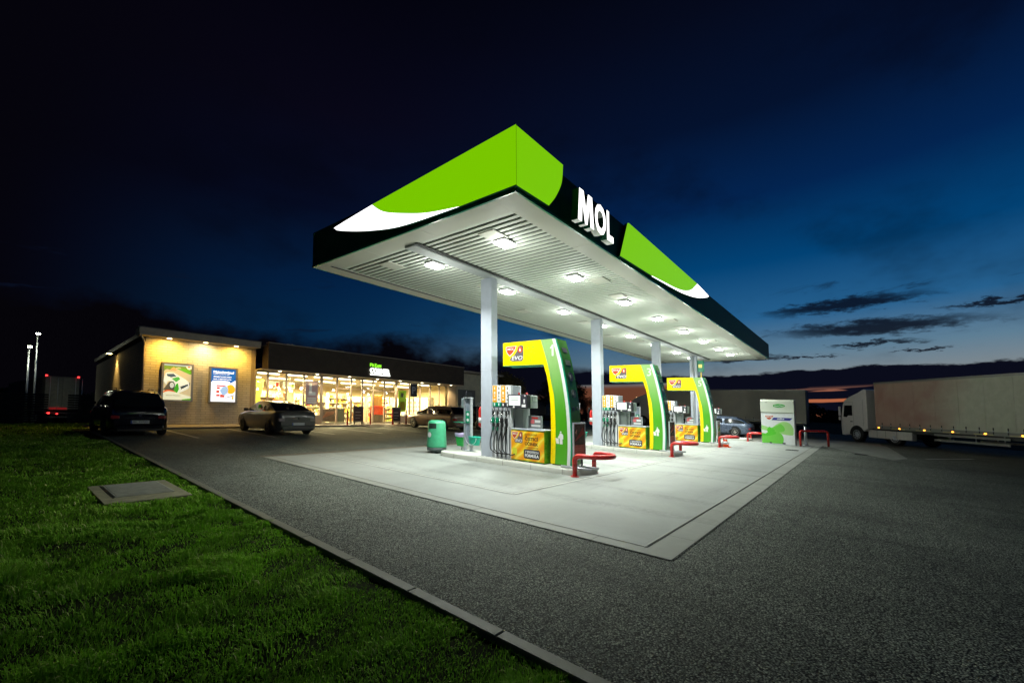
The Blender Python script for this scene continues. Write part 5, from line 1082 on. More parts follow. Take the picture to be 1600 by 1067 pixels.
def car(label, loc, rz, paint, W_, Lh, belt, roof, glassm, rimc, tail='estate', plate=None, r=.33, wb=(-1.42, 1.42), group=None, rails=False, name='parked_car', seats=False, lamps=None):
    """front towards local +y. belt: [(y,z)] shoulder line; roof: [(y,z)] glasshouse silhouette from rear base to windscreen base"""
    t = thing(name, label, 'car', loc, rz, group); y0, y1 = belt[0][0], belt[-1][0]
    n = 34; ys = [y0 + (y1 - y0) * (1 - math.cos(math.pi * k / n)) / 2 for k in range(n + 1)]
    def wid(y):
        u = abs((y - (y0 + y1) / 2) / ((y1 - y0) / 2)); return W_ * (1 - .05 * u ** 2 - .16 * max(0, (u - .86) / .14) ** 2)
    def bot(y): u = abs((y - (y0 + y1) / 2) / ((y1 - y0) / 2)); return .20 + .10 * max(0, (u - .85) / .15)
    def ring(y):
        w = wid(y); b = interp(belt, y); z0 = bot(y); h = b - z0
        half = [(.80 * w, z0), (.965 * w, z0 + .04), (.985 * w, z0 + .14), (1.0 * w, z0 + .42 * h), (1.0 * w, z0 + .60 * h), (.985 * w, z0 + .80 * h), (.955 * w, b - .05), (.91 * w, b - .008), (.80 * w, b + .012), (.45 * w, b + .03), (0, b + .034)]
        return [(x, y, z) for x, z in half] + [(-x, y, z) for x, z in half[-2::-1]]
    mb = MB(); rows = [ring(y) for y in ys]; vs, fs = mb.grid(rows, paint, True)
    for i in (0, -1): mb._set([mb.bm.faces.new(vs[i] if i else vs[i][::-1])], paint)
    body = obj('body', mb, None, t)
    # wheels and arches
    for wy in wb:
        for sx in (-1, 1):
            mb = MB(); ww = wid(wy) - .012
            mb.prism([(sx * (ww + .016), wy + (r + .055) * math.cos(a), max(.2, r + .03 + (r + .055) * math.sin(a))) for a in [math.pi * k / 14 - .12 * (1 if k == 0 else -1 if k == 14 else 0) for k in range(15)]], (-sx * .25, 0, 0), black); obj('wheel_arch', mb, None, body)
            wheel(t, sx * (ww - .07), wy, r, .21, sx, rimc)
    # glasshouse: silhouette stations; glass strip between pillars, painted roof
    gy = []; m_ = 26
    for k in range(m_ + 1): gy.append(roof[0][0] + (roof[-1][0] - roof[0][0]) * k / m_)
    def gring(y):
        zt = interp(roof, y); zb = interp(belt, y) - .01; w = wid(y); h = max(.004, zt - zb); f = min(1, h / .42)
        return [(.90 * w, zb), (.90 * w - .10 * w * f * .6, zb + h * .62), (.90 * w - .19 * w * f, zb + h * .88), (.66 * w, zb + h * .975), (.33 * w, zb + h), (0, zb + h * 1.005)]
    zmax = max(z for _, z in roof)
    G1 = MB(); R1 = MB()
    sections = [gring(y) for y in gy]
    pill = set()
    for i in range(m_):
        a, b = sections[i], sections[i + 1]; ym = (gy[i] + gy[i + 1]) / 2; zt = interp(roof, ym)
        pillar = any(abs(ym - p) < (roof[-1][0] - roof[0][0]) / m_ * .55 for p in (wb[0] * .55 + .12, .12)) 
        flat_ = zt > zmax - .09
        for sx in (1, -1):
            for j in range(5):
                q = [(sx * a[j][0], gy[i], a[j][1]), (sx * b[j][0], gy[i + 1], b[j][1]), (sx * b[j + 1][0], gy[i + 1], b[j + 1][1]), (sx * a[j + 1][0], gy[i], a[j + 1][1])]
                if j >= 2: m = R1 if flat_ else G1
                elif j == 1: m = R1
                else: m = R1 if (pillar or i == 0) else G1
                if j in (0, 1) and not flat_ and j == 1: m = R1
                f = m.poly(q, paint if m is R1 else glassm); f.smooth = True
    for q in (G1, R1): bmesh.ops.remove_doubles(q.bm, verts=q.bm.verts[:], dist=.0008)
    obj('roof', R1, None, body); obj('window_glass', G1, None, body)
    rearw = wid(y0 + .04); zb = interp(belt, y0 + .02)
    # lights, bumper, plate, mirrors, handles
    tl = M('tail lamp red', (0.25, 0.01, 0.01), .2, coat=.6) if lamps is None else lamps
    for sx in (-1, 1):
        mb = MB(); mb.box(sx * rearw * .88 - .15, sx * rearw * .88 + .10, y0 - .006, y0 + .16, zb - .26, zb - .12, tl, .03); obj('tail_light', mb, None, t)
        mb = MB(); mb.box(sx * rearw * .80 - .16, sx * rearw * .80 + .16, y1 - .22, y1 - .02, interp(belt, y1 - .1) - .16, interp(belt, y1 - .1) - .02, M('headlamp glass', (.35, .37, .40), .1, coat=.5), .03); obj('headlight', mb, None, t)
        wm = roof[-1][0] - .35; mb = MB(); mb.box(sx * (wid(wm) + .03) - .09, sx * (wid(wm) + .03) + .09, wm - .05, wm + .05, interp(belt, wm) + .0, interp(belt, wm) + .13, paint, .03); obj('mirror', mb, None, t)
        for hy in (.55, -.45): mb = MB(); mb.box(sx * wid(hy) - .012, sx * wid(hy) + .012, hy - .09, hy + .09, interp(belt, hy) - .16, interp(belt, hy) - .13, paint, .008); obj('door_handle', mb, None, body)
        mb = MB()
        for dy in (.95, .02, -.85): mb.box(sx * (wid(dy) * 1.0) - .002, sx * (wid(dy) * 1.0) + .0015, dy - .004, dy + .004, .34, interp(belt, dy) - .12, black)
        obj('door_seam', mb, None, body)
        if rails: mb = MB(); mb.tube([(sx * W_ * .68, roof[0][0] + .35, zmax - .01), (sx * W_ * .68, roof[0][0] + .45, zmax + .04), (sx * W_ * .68, roof[-1][0] - 1.2, zmax + .04), (sx * W_ * .68, roof[-1][0] - 1.1, zmax - .01)], .014, chrome, 6); obj('roof_rail', mb, None, t)
    mb = MB(); mb.box(-rearw * .93, rearw * .93, y0 - .05, y0 + .16, .26, .46, paint, .05); mb.box(-rearw * .85, rearw * .85, y0 - .055, y0 + .05, .22, .30, black, .02); obj('rear_bumper', mb, None, t)
    mb = MB(); mb.box(-.26, .26, y0 - .018, y0 + .02, zb - .42, zb - .31, M('plate white', (.6, .6, .6), .4), .004); mb.box(-.26, -.22, y0 - .020, y0 - .018, zb - .42, zb - .31, M('plate blue', (.02, .06, .35), .4)); pl = obj('number_plate', mb, None, t)
    if plate: text('lettering', plate, -.19, y0 - .018, zb - .405, .42, .078, 'S', black, pl, .01, .002)
    mb = MB(); mb.box(-rearw * .55, rearw * .55, y0 - .008, y0 + .01, zb - .22, zb - .205, chrome, .003); mb.cyl((0, y0 - .012, zb - .13), (0, y0 + .02, zb - .13), .04, chrome, n=16); obj('trim_bar', mb, None, t)
    mb = MB(); mb.box(-.35, .35, y1 - .03, y1 + .004, .35, .55, black, .01); obj('grille', mb, None, t)
    if seats:
        for sx in (-.38, .38):
            for sy in (.15, -.75): mb = MB(); mb.box(sx - .22, sx + .22, sy - .06, sy + .06, .6, 1.12, charcoal, .05); mb.box(sx - .10, sx + .10, sy - .04, sy + .04, 1.14, 1.28, charcoal, .03); obj('seat', mb, None, t)
    return t
def carpaint(n, c, r=.22, metal=.3): return M(n, c, r, metal, var=.03, coat=.7)
# black SUV, tail towards the camera
suv = car('black SUV with roof rails parked beside the kerb at the brick wing', (3.52, 22.7, 0), 0, carpaint('black car paint', (.004, .004, .005), .15, 0), .90, 4.5,
    [(-2.25, .80), (-2.20, 1.08), (-1.6, 1.12), (.9, 1.10), (1.4, 1.05), (2.1, .92), (2.3, .70)], [(-2.14, 1.12), (-1.82, 1.60), (-1.5, 1.69), (-.4, 1.72), (.2, 1.68), (1.25, 1.12)], darkglass, charcoal, plate='BL 709JD', r=.36, wb=(-1.35, 1.38), rails=True)
sed = car('grey fastback saloon parked nose in at the left shop window', (8.48, 21.2, 0), 0, carpaint('grey brown car paint', (.10, .095, .088), .3), .89, 4.7,
    [(-2.38, .78), (-2.33, 1.02), (-1.9, 1.06), (.9, .97), (1.35, .93), (2.1, .80), (2.35, .60)], [(-1.95, 1.06), (-1.2, 1.34), (-.5, 1.45), (.1, 1.46), (.45, 1.42), (1.30, .97)], carglass, charcoal, plate=None, r=.33, seats=True, lamps=M('clear tail lamp', (.35, .30, .30), .15, coat=.6))
est = car('brown estate car parked nose in at the right shop window', (18.2, 20.9, 0), 0, carpaint('brown car paint', (.16, .105, .08), .3), .87, 4.6,
    [(-2.30, .80), (-2.25, .98), (-1.8, 1.0), (.9, .95), (1.35, .90), (2.1, .77), (2.3, .58)], [(-2.20, .98), (-2.0, 1.30), (-1.75, 1.43), (-.3, 1.47), (.25, 1.43), (1.25, .96)], carglass, M('alloy', (.55, .52, .48), .3, .6), r=.32, rails=True, seats=True)
car('black car half hidden behind the first canopy column', (21.0, 20.6, 0), 0, carpaint('black car paint', (0, 0, 0)), .88, 4.5,
    [(-2.25, .80), (-2.20, 1.0), (-1.7, 1.04), (.9, .99), (1.35, .94), (2.1, .82), (2.3, .62)], [(-2.1, 1.04), (-1.8, 1.38), (-1.4, 1.50), (-.3, 1.53), (.25, 1.48), (1.25, 1.0)], darkglass, charcoal, r=.33)
blue = car('blue grey estate car parked behind the third pump arch', (33.9, 8.15, 0), 0, carpaint('blue grey car paint', (.115, .15, .22), .28), .88, 4.7,
    [(-2.35, .72), (-2.28, .95), (-1.8, .98), (.9, .93), (1.35, .88), (2.1, .75), (2.35, .55)], [(-2.15, .98), (-1.75, 1.28), (-1.3, 1.42), (-.3, 1.46), (.3, 1.42), (1.3, .94)], darkglass, M('alloy', (0, 0, 0)), r=.34, wb=(-1.38, 1.4))
# --- articulated lorries
tarp = M('white tarpaulin', (0.66, 0.66, 0.52), 0.45, var=.06, vs=.8, bump=.15, bs=2.0)
def painted_haze():
    m = bpy.data.materials.new('tarpaulin with painted red haze'); m.use_nodes = True; nt = m.node_tree; b = nt.nodes['Principled BSDF']; g = NG(nt); tc = nn(nt, 'ShaderNodeTexCoord'); o = tc.outputs['Object']; sp = nn(nt, 'ShaderNodeSeparateXYZ'); nt.links.new(o, sp.inputs[0])
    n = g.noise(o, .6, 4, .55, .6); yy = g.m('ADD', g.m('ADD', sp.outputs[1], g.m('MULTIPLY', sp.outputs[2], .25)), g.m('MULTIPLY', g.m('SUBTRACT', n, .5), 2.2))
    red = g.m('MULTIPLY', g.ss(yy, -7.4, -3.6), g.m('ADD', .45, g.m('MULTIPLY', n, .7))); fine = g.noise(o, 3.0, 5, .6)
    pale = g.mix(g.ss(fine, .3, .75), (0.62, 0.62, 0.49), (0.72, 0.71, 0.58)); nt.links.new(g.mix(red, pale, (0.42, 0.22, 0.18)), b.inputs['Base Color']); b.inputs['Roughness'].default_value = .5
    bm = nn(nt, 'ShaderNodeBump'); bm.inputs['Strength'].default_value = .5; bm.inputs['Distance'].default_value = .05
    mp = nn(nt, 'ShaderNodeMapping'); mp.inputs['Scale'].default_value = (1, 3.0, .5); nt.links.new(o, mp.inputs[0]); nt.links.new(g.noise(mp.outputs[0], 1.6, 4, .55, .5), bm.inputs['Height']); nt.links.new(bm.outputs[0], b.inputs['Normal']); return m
haze_tarp = painted_haze()  # red haze of passing traffic, painted into the front of the curtain
cabp = M('white lorry paint', (0.80, 0.75, 0.72), 0.3, var=.05, coat=.5)
amber = M('amber marker', (.8, .3, .02), .3, emit=9, ecol=(1.0, .34, .03)); redmk = M('red marker', (.6, .02, .02), .3, emit=5, ecol=(1, .03, .03)); dkm = M('chassis grey', (.06, .06, .06), .5, .3)
def trailer(t, x0, x1, ya, yb, zt, side=-1, marks=False, skirt=True, wh=(2.2, 3.5, 4.8), tm=None):
    """box body along y from ya (rear doors) to yb"""
    tm = tm or tarp; z0 = 1.08
    mb = MB(); mb.box(x0, x1, ya, yb, z0, zt, tm, .02); box = obj('box_body', mb, None, t)
    mb = MB(); y = ya + .6
    while y < yb - .1:
        mb.box(x0 - .012, x0, y, y + .05, z0 + .18, zt - .2, tm)
        y += 1.28
    obj('curtain_strap', mb, None, box)
    for q in np.arange(ya + .9, yb - .3, .64):
        mb = MB(); mb.box(x0 - .03, x0 - .012, q, q + .04, z0 - .02, z0 + .30, dkm); mb.box(x0 - .034, x0 - .03, q - .01, q + .05, z0 + .10, z0 + .17, galv); obj('strap_buckle', mb, None, box)
    mb = MB()
    for k_, q in enumerate(np.arange(ya + .3, yb - .6, 1.6)): mb.box(x0 - .024, x0 - .02, q, q + .9, z0 - .075, z0 - .03, M('reflective tape', (.7, .62, .3), .3))
    obj('reflective_tape', mb, None, box)
    mb = MB(); al = M('alloy rail', (.33, .33, .30), .4, .5)
    for xs in (x0 - .02, x1 - .01): mb.box(xs, xs + .03, ya, yb, z0 - .10, z0 + .10, al); mb.box(xs, xs + .03, ya, yb, zt - .12, zt - .0, al)
    mb.box(x0 + .1, x1 - .1, ya + .2, yb - .2, z0 - .28, z0 - .1, dkm); obj('side_rail', mb, None, box)
    mb = MB(); xm = (x0 + x1) / 2; mb.box(x0 + .03, xm - .01, ya - .03, ya, z0 + .05, zt - .08, M('door panel', (.22, .21, .17), .5, var=.15, vs=4)); mb.box(xm + .01, x1 - .03, ya - .03, ya, z0 + .05, zt - .08, M('door panel', (0, 0, 0)))
    for q in (.28, .72, 1.75, 2.15): mb.cyl((x0 + q, ya - .06, z0 + .05), (x0 + q, ya - .06, zt - .1), .018, galv, n=8)
    mb.box(x0 + .05, x1 - .05, ya - .02, ya + .1, .48, .62, dkm); obj('rear_door', mb, None, t)
    for sx in (x0, x1 - .0):
        mb = MB()
        if skirt:
            for z in (.50, .78): mb.box(sx - .015, sx + .015, ya + 6.0, yb - 3.9, z, z + .12, al)
            for q in np.arange(ya + 6.2, yb - 4, 1.3): mb.box(sx - .01, sx + .02, q, q + .05, .5, 1.0, al)
        obj('side_guard', mb, None, t) if skirt else None
    for q in wh:
        for sx, o_ in ((x0 + .20, -1), (x1 - .20, 1)): wheel(t, sx, ya + q, .50, .34, o_, galv, 8)
    if marks:
        for q in (1.0, 3.6, 5.4, 7.0, 8.6, 10.2, 11.8, yb - ya - .3):
            for sx in (x0 - .035, x1 + .02): mb = MB(); mb.box(sx, sx + .015, ya + q, ya + q + .10, z0 - .04, z0 + .01, amber, .003); obj('side_marker', mb, None, t)
    return box
def lorry_cab(t, x0, x1, yr, pm, H=3.6):
    """cab from yr (back wall) forward 2.25 m"""
    f = yr + 2.25; W2 = x1 - x0
    prof = [(yr, .95), (yr + .55, .62), (f - .25, .40), (f + .02, .42), (f + .06, 1.0), (f + .04, 1.55), (f - .12, 2.55), (f - .28, 2.85), (f - .75, 3.12), (yr + .70, 3.40), (yr + .22, H), (yr, H - .05)]
    mb = MB(); mb.prism([(x0, a, b) for a, b in prof], (W2, 0, 0), pm, bev=.05); cab_ = obj('cab', mb, None, t)
    for sx, s in ((x0, -1), (x1, 1)):
        X = lambda d: sx + s * d
        def sf(mb, pts, m, d, th=.006): mb.prism([(X(d - th), a, b) for a, b in pts], (s * th, 0, 0), m)
        mb = MB(); sf(mb, [(f - .20, 1.72), (f - .33, 2.52), (f - 1.02, 2.52), (f - 1.02, 1.80), (f - .62, 1.80), (f - .5, 1.68)], darkglass, .008); obj('side_window', mb, None, cab_)
        mb = MB()
        for a0_, b0_, a1_, b1_ in ((f - 1.10, .95, f - 1.09, 2.75), (f - .10, .7, f - .09, 1.6), (f - 1.09, 2.74, f - .30, 2.75), (f - 1.95, 1.1, f - 1.94, 2.9)): sf(mb, [(a0_, b0_), (a1_, b0_), (a1_, b1_), (a0_, b1_)], charcoal, .003, .004)
        obj('door_seam', mb, None, cab_)
        mb = MB(); sf(mb, [(f - 1.0, 1.36), (f - .82, 1.36), (f - .82, 1.42), (f - 1.0, 1.42)], black, .02, .02); obj('door_handle', mb, None, cab_)
        mb = MB(); mb.box(X(.06) - .05, X(.06) + .05, f + .0, f + .16, 1.75, 2.45, pm, .04); mb.box(X(.06) - .05, X(.06) + .05, f + .0, f + .16, 1.45, 1.70, pm, .04); mb.tube([(X(-.05), f - .1, 2.5), (X(.05), f + .08, 2.5)], .02, black, 6); obj('mirror', mb, None, t)
        mb = MB(); r_ = .56; wy = f - 1.35
        mb.prism([(X(.012), wy + (r_ + .07) * math.cos(math.pi * k / 14), max(.42, .50 + (r_ + .07) * math.sin(math.pi * k / 14))) for k in range(15)], (-s * .35, 0, 0), black); obj('wheel_arch', mb, None, cab_)
        wheel(t, sx - s * .13, wy, .51, .32, s, galv, 10)
        mb = MB(); mb.box(min(X(.0), X(-.3)), max(X(.0), X(-.3)), yr - 3.2, yr - .05, .38, .88, M('side skirt', (.58, .56, .52), .4, var=.05), .03)
        for q in (-.75, -1.4, -2.2): mb.box(X(.002) - .004, X(.002) + .004, yr + q, yr + q + .015, .42, .86, charcoal)
        obj('side_skirt', mb, None, t)
        wheel(t, sx - s * .18, yr - 2.0, .50, .34, s, galv, 10)
    mb = MB(); mb.prism([(x0 + .06, f + .068 - .02, 1.65), (x1 - .06, f + .048, 1.65), (x1 - .12, f - .10, 2.55), (x0 + .12, f - .10, 2.55)], (0, .025, 0), darkglass); obj('windscreen', mb, None, cab_)
    mb = MB(); mb.box(x0 - .02, x1 + .02, f - .25, f + .22, 2.66, 2.72, black, .02); obj('sun_visor', mb, None, cab_)
    mb = MB(); mb.box(x0 + .2, x1 - .2, f + .055, f + .075, .7, 1.45, dkm, .01); obj('grille', mb, None, cab_)
    for q in (.2, .9, W2 - .9, W2 - .35): mb = MB(); mb.box(x0 + q, x0 + q + .12, f - .62, f - .55, 3.08, 3.14, M('roof marker', (.8, .6, .3), .3, emit=2, ecol=(1, .7, .3)), .01); obj('roof_marker', mb, None, cab_)
    mb = MB(); mb.box(x0 + .35, x1 - .35, yr - 3.2, yr + .3, .70, .98, dkm); obj('chassis', mb, None, t)
# the lorry leaving to the left along the right-hand road
u_ = Vector((.783, .622, 0)); Pw = Vector((38.086, .136, 0)); ang = math.atan2(u_.y, u_.x) - math.pi / 2
nrm = Vector((-u_.y, u_.x, 0))                         # towards the camera side
org = Pw + u_ * .0
lor = thing('articulated_lorry', 'white cabbed lorry with pale trailer tinged red at its front, on the road at right', 'lorry', (org.x, org.y, 0), ang)
# local frame: +y forward along the drive; camera side is local -x; camera-side wheel face at x=0
lorry_cab(lor, .0, 2.5, -.90, cabp, 3.62)
trailer(lor, -.02, 2.53, -15.2, -1.60, 4.02, marks=True, wh=(2.0, 3.3, 4.6), tm=haze_tarp)
mb = MB(); mb.box(.3, 2.2, -1.6, -1.3, 1.0, 3.2, charcoal); obj('refrigeration_gap', mb, None, lor)
dim = M('grubby pale tarpaulin', (0.72, 0.66, 0.52), 0.5, var=.08, vs=.7, bump=.15, bs=2)
t = thing('parked_lorry', 'beige trailer lorry parked across behind the white leaf dispenser', 'lorry', (45.6, 3.6, 0), 0)
trailer(t, 0, 2.5, 0, 13.6, 4.0, tm=dim, wh=(2.0, 3.3, 4.6)); lorry_cab(t, 0, 2.5, 14.0, cabp, 3.7)
t = thing('parked_lorry', 'pale lorry trailer with a red roof lamp seen under the first yellow arm', 'lorry', (66, 45.5, 0), 0)
trailer(t, 0, 2.5, 0, 13.6, 4.0, tm=dim); mb = MB(); mb.box(-.02, .15, -.05, .05, 4.0, 4.15, redmk, .02); obj('roof_lamp', mb, None, t); lorry_cab(t, 0, 2.5, 14.0, cabp, 3.7)
t = thing('parked_lorry', 'dark lorry rear with red lamps beyond the lawn at far left', 'lorry', (2.75, 50.5, 0), rad(8))
trailer(t, 0, 2.0, 0, 12, 3.85, tm=M('dim grey box', (.13, .12, .10), .5, var=.1)); 
for x, z, s in ((.05, 3.88, .07), (1.9, 3.88, .07), (.25, .85, .09), (.75, .80, .06)): mb = MB(); mb.box(x - s, x + s, -.09, -.03, z - s * .7, z + s * .7, redmk, .02); obj('rear_lamp', mb, None, t)
mb = MB(); mb.box(.3, 1.3, -.05, -.03, 1.15, 1.32, M('dim red band', (.45, .02, .02), .4, emit=.12, ecol=(1, .05, .05))); obj('reflector_band', mb, None, t)

# ================================================================== background: fence, street lamps, trees
t = thing('slat_fence', 'dark slatted yard fence beyond the lawn at the left', 'fence', (0, 44, 0))
fm = M('dark fence slats', (.035, .032, .026), .8, var=.2)
for k in range(12): mb = MB(); mb.box(-7 + k * 1.6, -6.9 + k * 1.6, 0, .1, 0, 2.0, fm); obj('fence_post', mb, None, t) if not (2.6 < -7 + k * 1.6 < 3.4) else mb.bm.free()
for (a, b) in ((-7, 2.6), (3.55, 5.3)):
    mb = MB()
    for z in np.arange(.1, 2.0, .17): mb.box(a, b, -.03, 0, z, z + .12, fm)
    obj('slat_panel', mb, None, t)
for i, (x, hh, lb) in enumerate(((1.62, 5.35, 'shorter street lamp shining at the far left edge'), (2.02, 6.45, 'taller street lamp shining at the far left edge'))):
    t = thing('street_lamp', lb, 'street lamp', (x, 45.5 + i, 0), 0, 'street lamps at far left'); mb = MB(); mb.cyl((0, 0, 0), (0, 0, hh), .07, galv, .04, n=12); mb.tube([(0, 0, hh), (0, -.3, hh + .08), (0, -.7, hh + .1)], .03, galv, 8); obj('pole', mb, None, t)
    mb = MB(); mb.box(-.12, .12, -1.0, -.5, hh + .05, hh + .14, lampcase, .03); hd = obj('head', mb, None, t); mb = MB(); mb.box(-.10, .10, -.98, -.55, hh + .01, hh + .05, M('street lens', (1, 1, .8), .3, emit=60, ecol=(.95, 1, .72)), .01); obj('lens', mb, None, hd)
    light('street_light', 'SPOT', (x, 44.7 + i, G(45) + hh - .02), 130, (.95, 1, .75), .15, spot=130)
leafm = M('leaf dark', (.045, .05, .014), .7, var=.5, vs=1.5); leafy = M('leaf yellowish', (.30, .22, .05), .7, var=.4, vs=1.5); bark = M('bark', (.05, .04, .03), .9, var=.3, bump=.6, bs=20)  # the near tree gets a brighter yellow-brown leaf colour
def tree(name, label, loc, H, R, trunk, leaf, n, seed, group):
    rs = np.random.default_rng(seed); t = thing(name, label, 'tree', loc, 0, group)
    mb = MB(); mb.tube([(0, 0, 0), (.05, .03, trunk * .6), (0, .05, trunk), (.1, 0, H * .7)], [R * .07, R * .055, R * .045, R * .015], bark, 8)
    clumps = []
    for k in range(18):
        a = rs.uniform(0, 6.28); e = rs.uniform(-.2, 1); rr = R * rs.uniform(.45, .85)
        c = Vector((math.cos(a) * rr * (1 - .4 * max(e, 0)), math.sin(a) * rr * (1 - .4 * max(e, 0)), trunk + (H - trunk) * (.35 + .5 * e * .9)))
        clumps.append((c, R * rs.uniform(.25, .45))); mb.tube([(0, 0, trunk * .8), tuple(c * .55 + Vector((0, 0, trunk * .35))), tuple(c)], [R * .03, R * .02, .01], bark, 6)
    obj('trunk', mb, None, t)
    per = n // len(clumps); V = []; 
    for c, r in clumps:
        d = rs.normal(size=(per, 3)); d /= np.linalg.norm(d, axis=1)[:, None]; p = np.array(c) + d * (r * rs.uniform(.3, 1.1, (per, 1)) ** .6) * [1, 1, .8]
        a = rs.normal(size=(per, 3)); a /= np.linalg.norm(a, axis=1)[:, None]; b = np.cross(a, rs.normal(size=(per, 3))); b /= np.linalg.norm(b, axis=1)[:, None]
        s = rs.uniform(.05, .12, (per, 1)) * (R / 2.5) ** .5
        V.append(np.stack([p - a * s, p + b * s * .6, p + a * s, p - b * s * .6], 1).reshape(-1, 3))
    V = np.concatenate(V); me = bpy.data.meshes.new('crown'); m = len(V) // 4
    me.vertices.add(len(V)); me.vertices.foreach_set('co', V.astype(np.float32).ravel()); me.loops.add(m * 4); me.loops.foreach_set('vertex_index', np.arange(m * 4, dtype=np.int32)); me.polygons.add(m); me.polygons.foreach_set('loop_start', np.arange(0, m * 4, 4, dtype=np.int32)); me.update(); me.validate()
    me.materials.append(leaf); obj('crown', me, None, t, slope_shear=False); return t
tree('leafy_tree', 'yellowish bushy tree behind the nearest fuel dispenser', (40.5, 35.0, 0), 6.4, 3.6, 1.4, leafy, 9000, 3, 'trees behind the yard')
tree('leafy_tree', 'dark tree with a rounded crown beyond the first yellow arm', (60, 38, 0), 7.5, 4.2, 1.6, leafm, 9000, 4, 'trees behind the yard')
for i, (x, y, H, R, lb) in enumerate(((84, 47, 5.6, 3.4, 'low dark tree against the dusk glow left of the second column'), (95, 46, 4.4, 3.0, 'smaller dark tree against the dusk glow by the second column'), (78, 52, 5.8, 3.6, 'dark bushy tree in the dusk glow right of the first arch'), (-3.5, 52, 6.0, 3.5, 'dark tree beyond the lawn at the left edge of the yard'))):
    tree('leafy_tree', lb, (x, y, 0), H, R, 1.0, leafm, 6000, 10 + i, 'trees behind the yard')
# far dark treeline: one mass
V = []; rs = np.random.default_rng(5)
def mass(cx, cy, L_, ang_, h, n):
    u = rs.uniform(-.5, .5, n); hh = h * (.55 + .45 * np.sin(u * L_ * .11 + 1) * np.sin(u * L_ * .031 + 2) + .15 * np.sin(u * L_ * .5)); z = rs.uniform(0, 1, n) ** .8 * hh; w = rs.normal(size=n) * 3
    p = np.stack([cx + u * L_ * math.cos(ang_) - w * math.sin(ang_), cy + u * L_ * math.sin(ang_) + w * math.cos(ang_), z], 1)
    a = rs.normal(size=(n, 3)); a /= np.linalg.norm(a, axis=1)[:, None]; b = np.cross(a, rs.normal(size=(n, 3))); b /= np.linalg.norm(b, axis=1)[:, None]; s = rs.uniform(.3, .8, (n, 1))
    return np.stack([p - a * s, p + b * s * .7, p + a * s, p - b * s * .7], 1).reshape(-1, 3)
V = np.concatenate([mass(170, 60, 220, 1.75, 7.0, 16000), mass(-10, 110, 90, 0.1, 8, 9000), mass(60, 140, 120, -.3, 9, 9000), mass(165, -60, 160, 1.4, 6.5, 10000)])
me = bpy.data.meshes.new('treeline'); m = len(V) // 4; me.vertices.add(len(V)); me.vertices.foreach_set('co', V.astype(np.float32).ravel()); me.loops.add(m * 4); me.loops.foreach_set('vertex_index', np.arange(m * 4, dtype=np.int32)); me.polygons.add(m); me.polygons.foreach_set('loop_start', np.arange(0, m * 4, 4, dtype=np.int32)); me.update(); me.validate(); me.materials.append(leafm)
tag(obj('treeline', me), 'far dark line of trees along the horizon', 'trees', None, 'stuff')

# ================================================================== GRASS: real blades, clumped
def grassmat():
    m = bpy.data.materials.new('grass blade'); m.use_nodes = True; nt = m.node_tree; b = nt.nodes['Principled BSDF']; g = NG(nt)
    at = nn(nt, 'ShaderNodeAttribute'); at.attribute_name = 'tint'
    nt.links.new(g.ramp(at.outputs['Fac'], [(0, (0.075, 0.18, 0.016)), (.45, (0.22, 0.46, 0.036)), (.80, (0.42, 0.66, 0.09)), (1, (0.74, 0.68, 0.34))]), b.inputs['Base Color'])
    b.inputs['Roughness'].default_value = 0.7; b.inputs['Specular IOR Level'].default_value = .12
    tr = nn(nt, 'ShaderNodeBsdfTranslucent'); tr.inputs[0].default_value = (0.20, 0.48, 0.03, 1); mx = nn(nt, 'ShaderNodeMixShader'); mx.inputs[0].default_value = .38
    nt.links.new(b.outputs[0], mx.inputs[1]); nt.links.new(tr.outputs[0], mx.inputs[2]); nt.links.new(mx.outputs[0], nt.nodes['Material Output'].inputs[0]); return m
def field(x, y, s, ph): return np.sin(x * s + ph + 1.7 * np.sin(y * s * .8 + ph * 2)) * np.cos(y * s * 1.1 - ph + 1.3 * np.sin(x * s * .7))
P = []
for (xa, xb, ya, yb, dens) in ((-.9, 2.5, .6, 3.6, 8500), (-1.2, 2.5, 3.6, 7, 5600), (-1.8, 2.6, 7, 12, 2600), (-3, 2.7, 12, 22, 900), (-6, 4.4, 22, 34, 300), (-5, -.9, .6, 12, 500)):
    n = int((xb - xa) * (yb - ya) * dens); P.append(np.stack([rs.uniform(xa, xb, n), rs.uniform(ya, yb, n)], 1))
P = np.concatenate(P); X_, Y_ = P[:, 0], P[:, 1]
keep = (X_ < 2.225 + .0168 * Y_ - .012 + rs.uniform(-.02, .07, len(X_)) * (.6 + .8 * field(X_, Y_, 5.0, 1.2))) & ~((X_ > 1.06) & (X_ < 2.13) & (Y_ > 8.33) & (Y_ < 10.06)) | ((Y_ > 24) & (X_ < 4.4))
keep &= ~((X_ > 2.2) & (Y_ > 20) & (Y_ < 26)); P = P[keep]; X_, Y_ = P[:, 0], P[:, 1]; n = len(P)
cl_ = .5 + .25 * field(X_, Y_, 3.1, .4) + .25 * field(X_, Y_, 7.3, 2.1); big = .5 + .5 * field(X_, Y_, 1.1, 1.0)
bare = field(X_, Y_, 1.9, 4.4) * field(X_, Y_, 4.3, .7); thin = (rs.uniform(0, 1, n) < .40 + .75 * cl_) & ((bare < .42) | (rs.uniform(0, 1, n) < .3)); P = P[thin]; X_, Y_ = P[:, 0], P[:, 1]; cl_ = cl_[thin]; big = big[thin]; n = len(P)
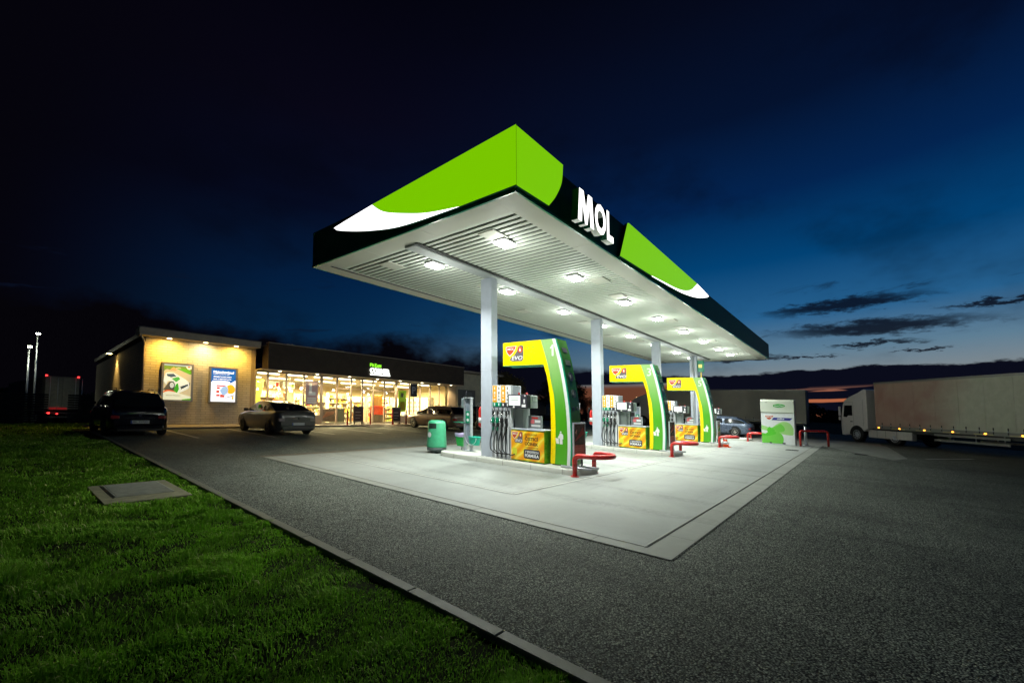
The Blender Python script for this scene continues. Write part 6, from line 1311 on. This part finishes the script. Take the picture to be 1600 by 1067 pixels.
dist = np.hypot(X_, Y_); edge = np.clip((2.225 + .0168 * Y_ - X_) / .5, .25, 1)
hgt_ = (.022 + .115 * cl_ ** 2.2 * (.35 + big)) * rs.uniform(.5, 1.5, n) * (.6 + .4 * edge); wdt = rs.uniform(.0020, .0044, n) * np.clip(dist / 4.5, 1, 5)
th = rs.uniform(0, 2 * np.pi, n); th = np.where(rs.uniform(0, 1, n) < .5, th, 3.1 * field(X_, Y_, 2.3, 3.0) + rs.normal(size=n) * .5); lean = rs.uniform(.15, 1.15, n)
dx, dy = np.cos(th), np.sin(th); px_, py_ = -dy, dx
V = np.empty((n, 5, 3), np.float32); z0 = -.028
def setv(i, along, side, z): V[:, i, 0] = X_ + dx * along + px_ * side; V[:, i, 1] = Y_ + dy * along + py_ * side; V[:, i, 2] = z0 + z
setv(0, 0, -wdt, 0 * hgt_); setv(1, 0, wdt, 0 * hgt_); setv(2, hgt_ * lean * .35, wdt * .85, hgt_ * .62); setv(3, hgt_ * lean * .35, -wdt * .85, hgt_ * .62); setv(4, hgt_ * lean * 1.0, 0 * wdt, hgt_ * (1.0 - .25 * lean))
me = bpy.data.meshes.new('grass'); me.vertices.add(n * 5); me.vertices.foreach_set('co', V.ravel())
bse = (np.arange(n) * 5)[:, None]; li = (bse + np.array([0, 1, 2, 3, 3, 2, 4])).astype(np.int32).ravel(); me.loops.add(n * 7); me.loops.foreach_set('vertex_index', li)
ls = (np.arange(n) * 7)[:, None] + np.array([0, 4]); me.polygons.add(n * 2); me.polygons.foreach_set('loop_start', ls.astype(np.int32).ravel()); me.update()
at_ = me.attributes.new('tint', 'FLOAT', 'POINT'); tint = np.clip(.25 + .35 * cl_ + rs.normal(size=n) * .16 + (rs.uniform(0, 1, n) < .06) * .5 + .12 * field(X_, Y_, .9, 5.), 0, 1); at_.data.foreach_set('value', np.repeat(tint, 5).astype(np.float32))
me.materials.append(grassmat()); tag(obj('grass', me), 'unmown green lawn in front of the kerb', 'grass', None, 'stuff')
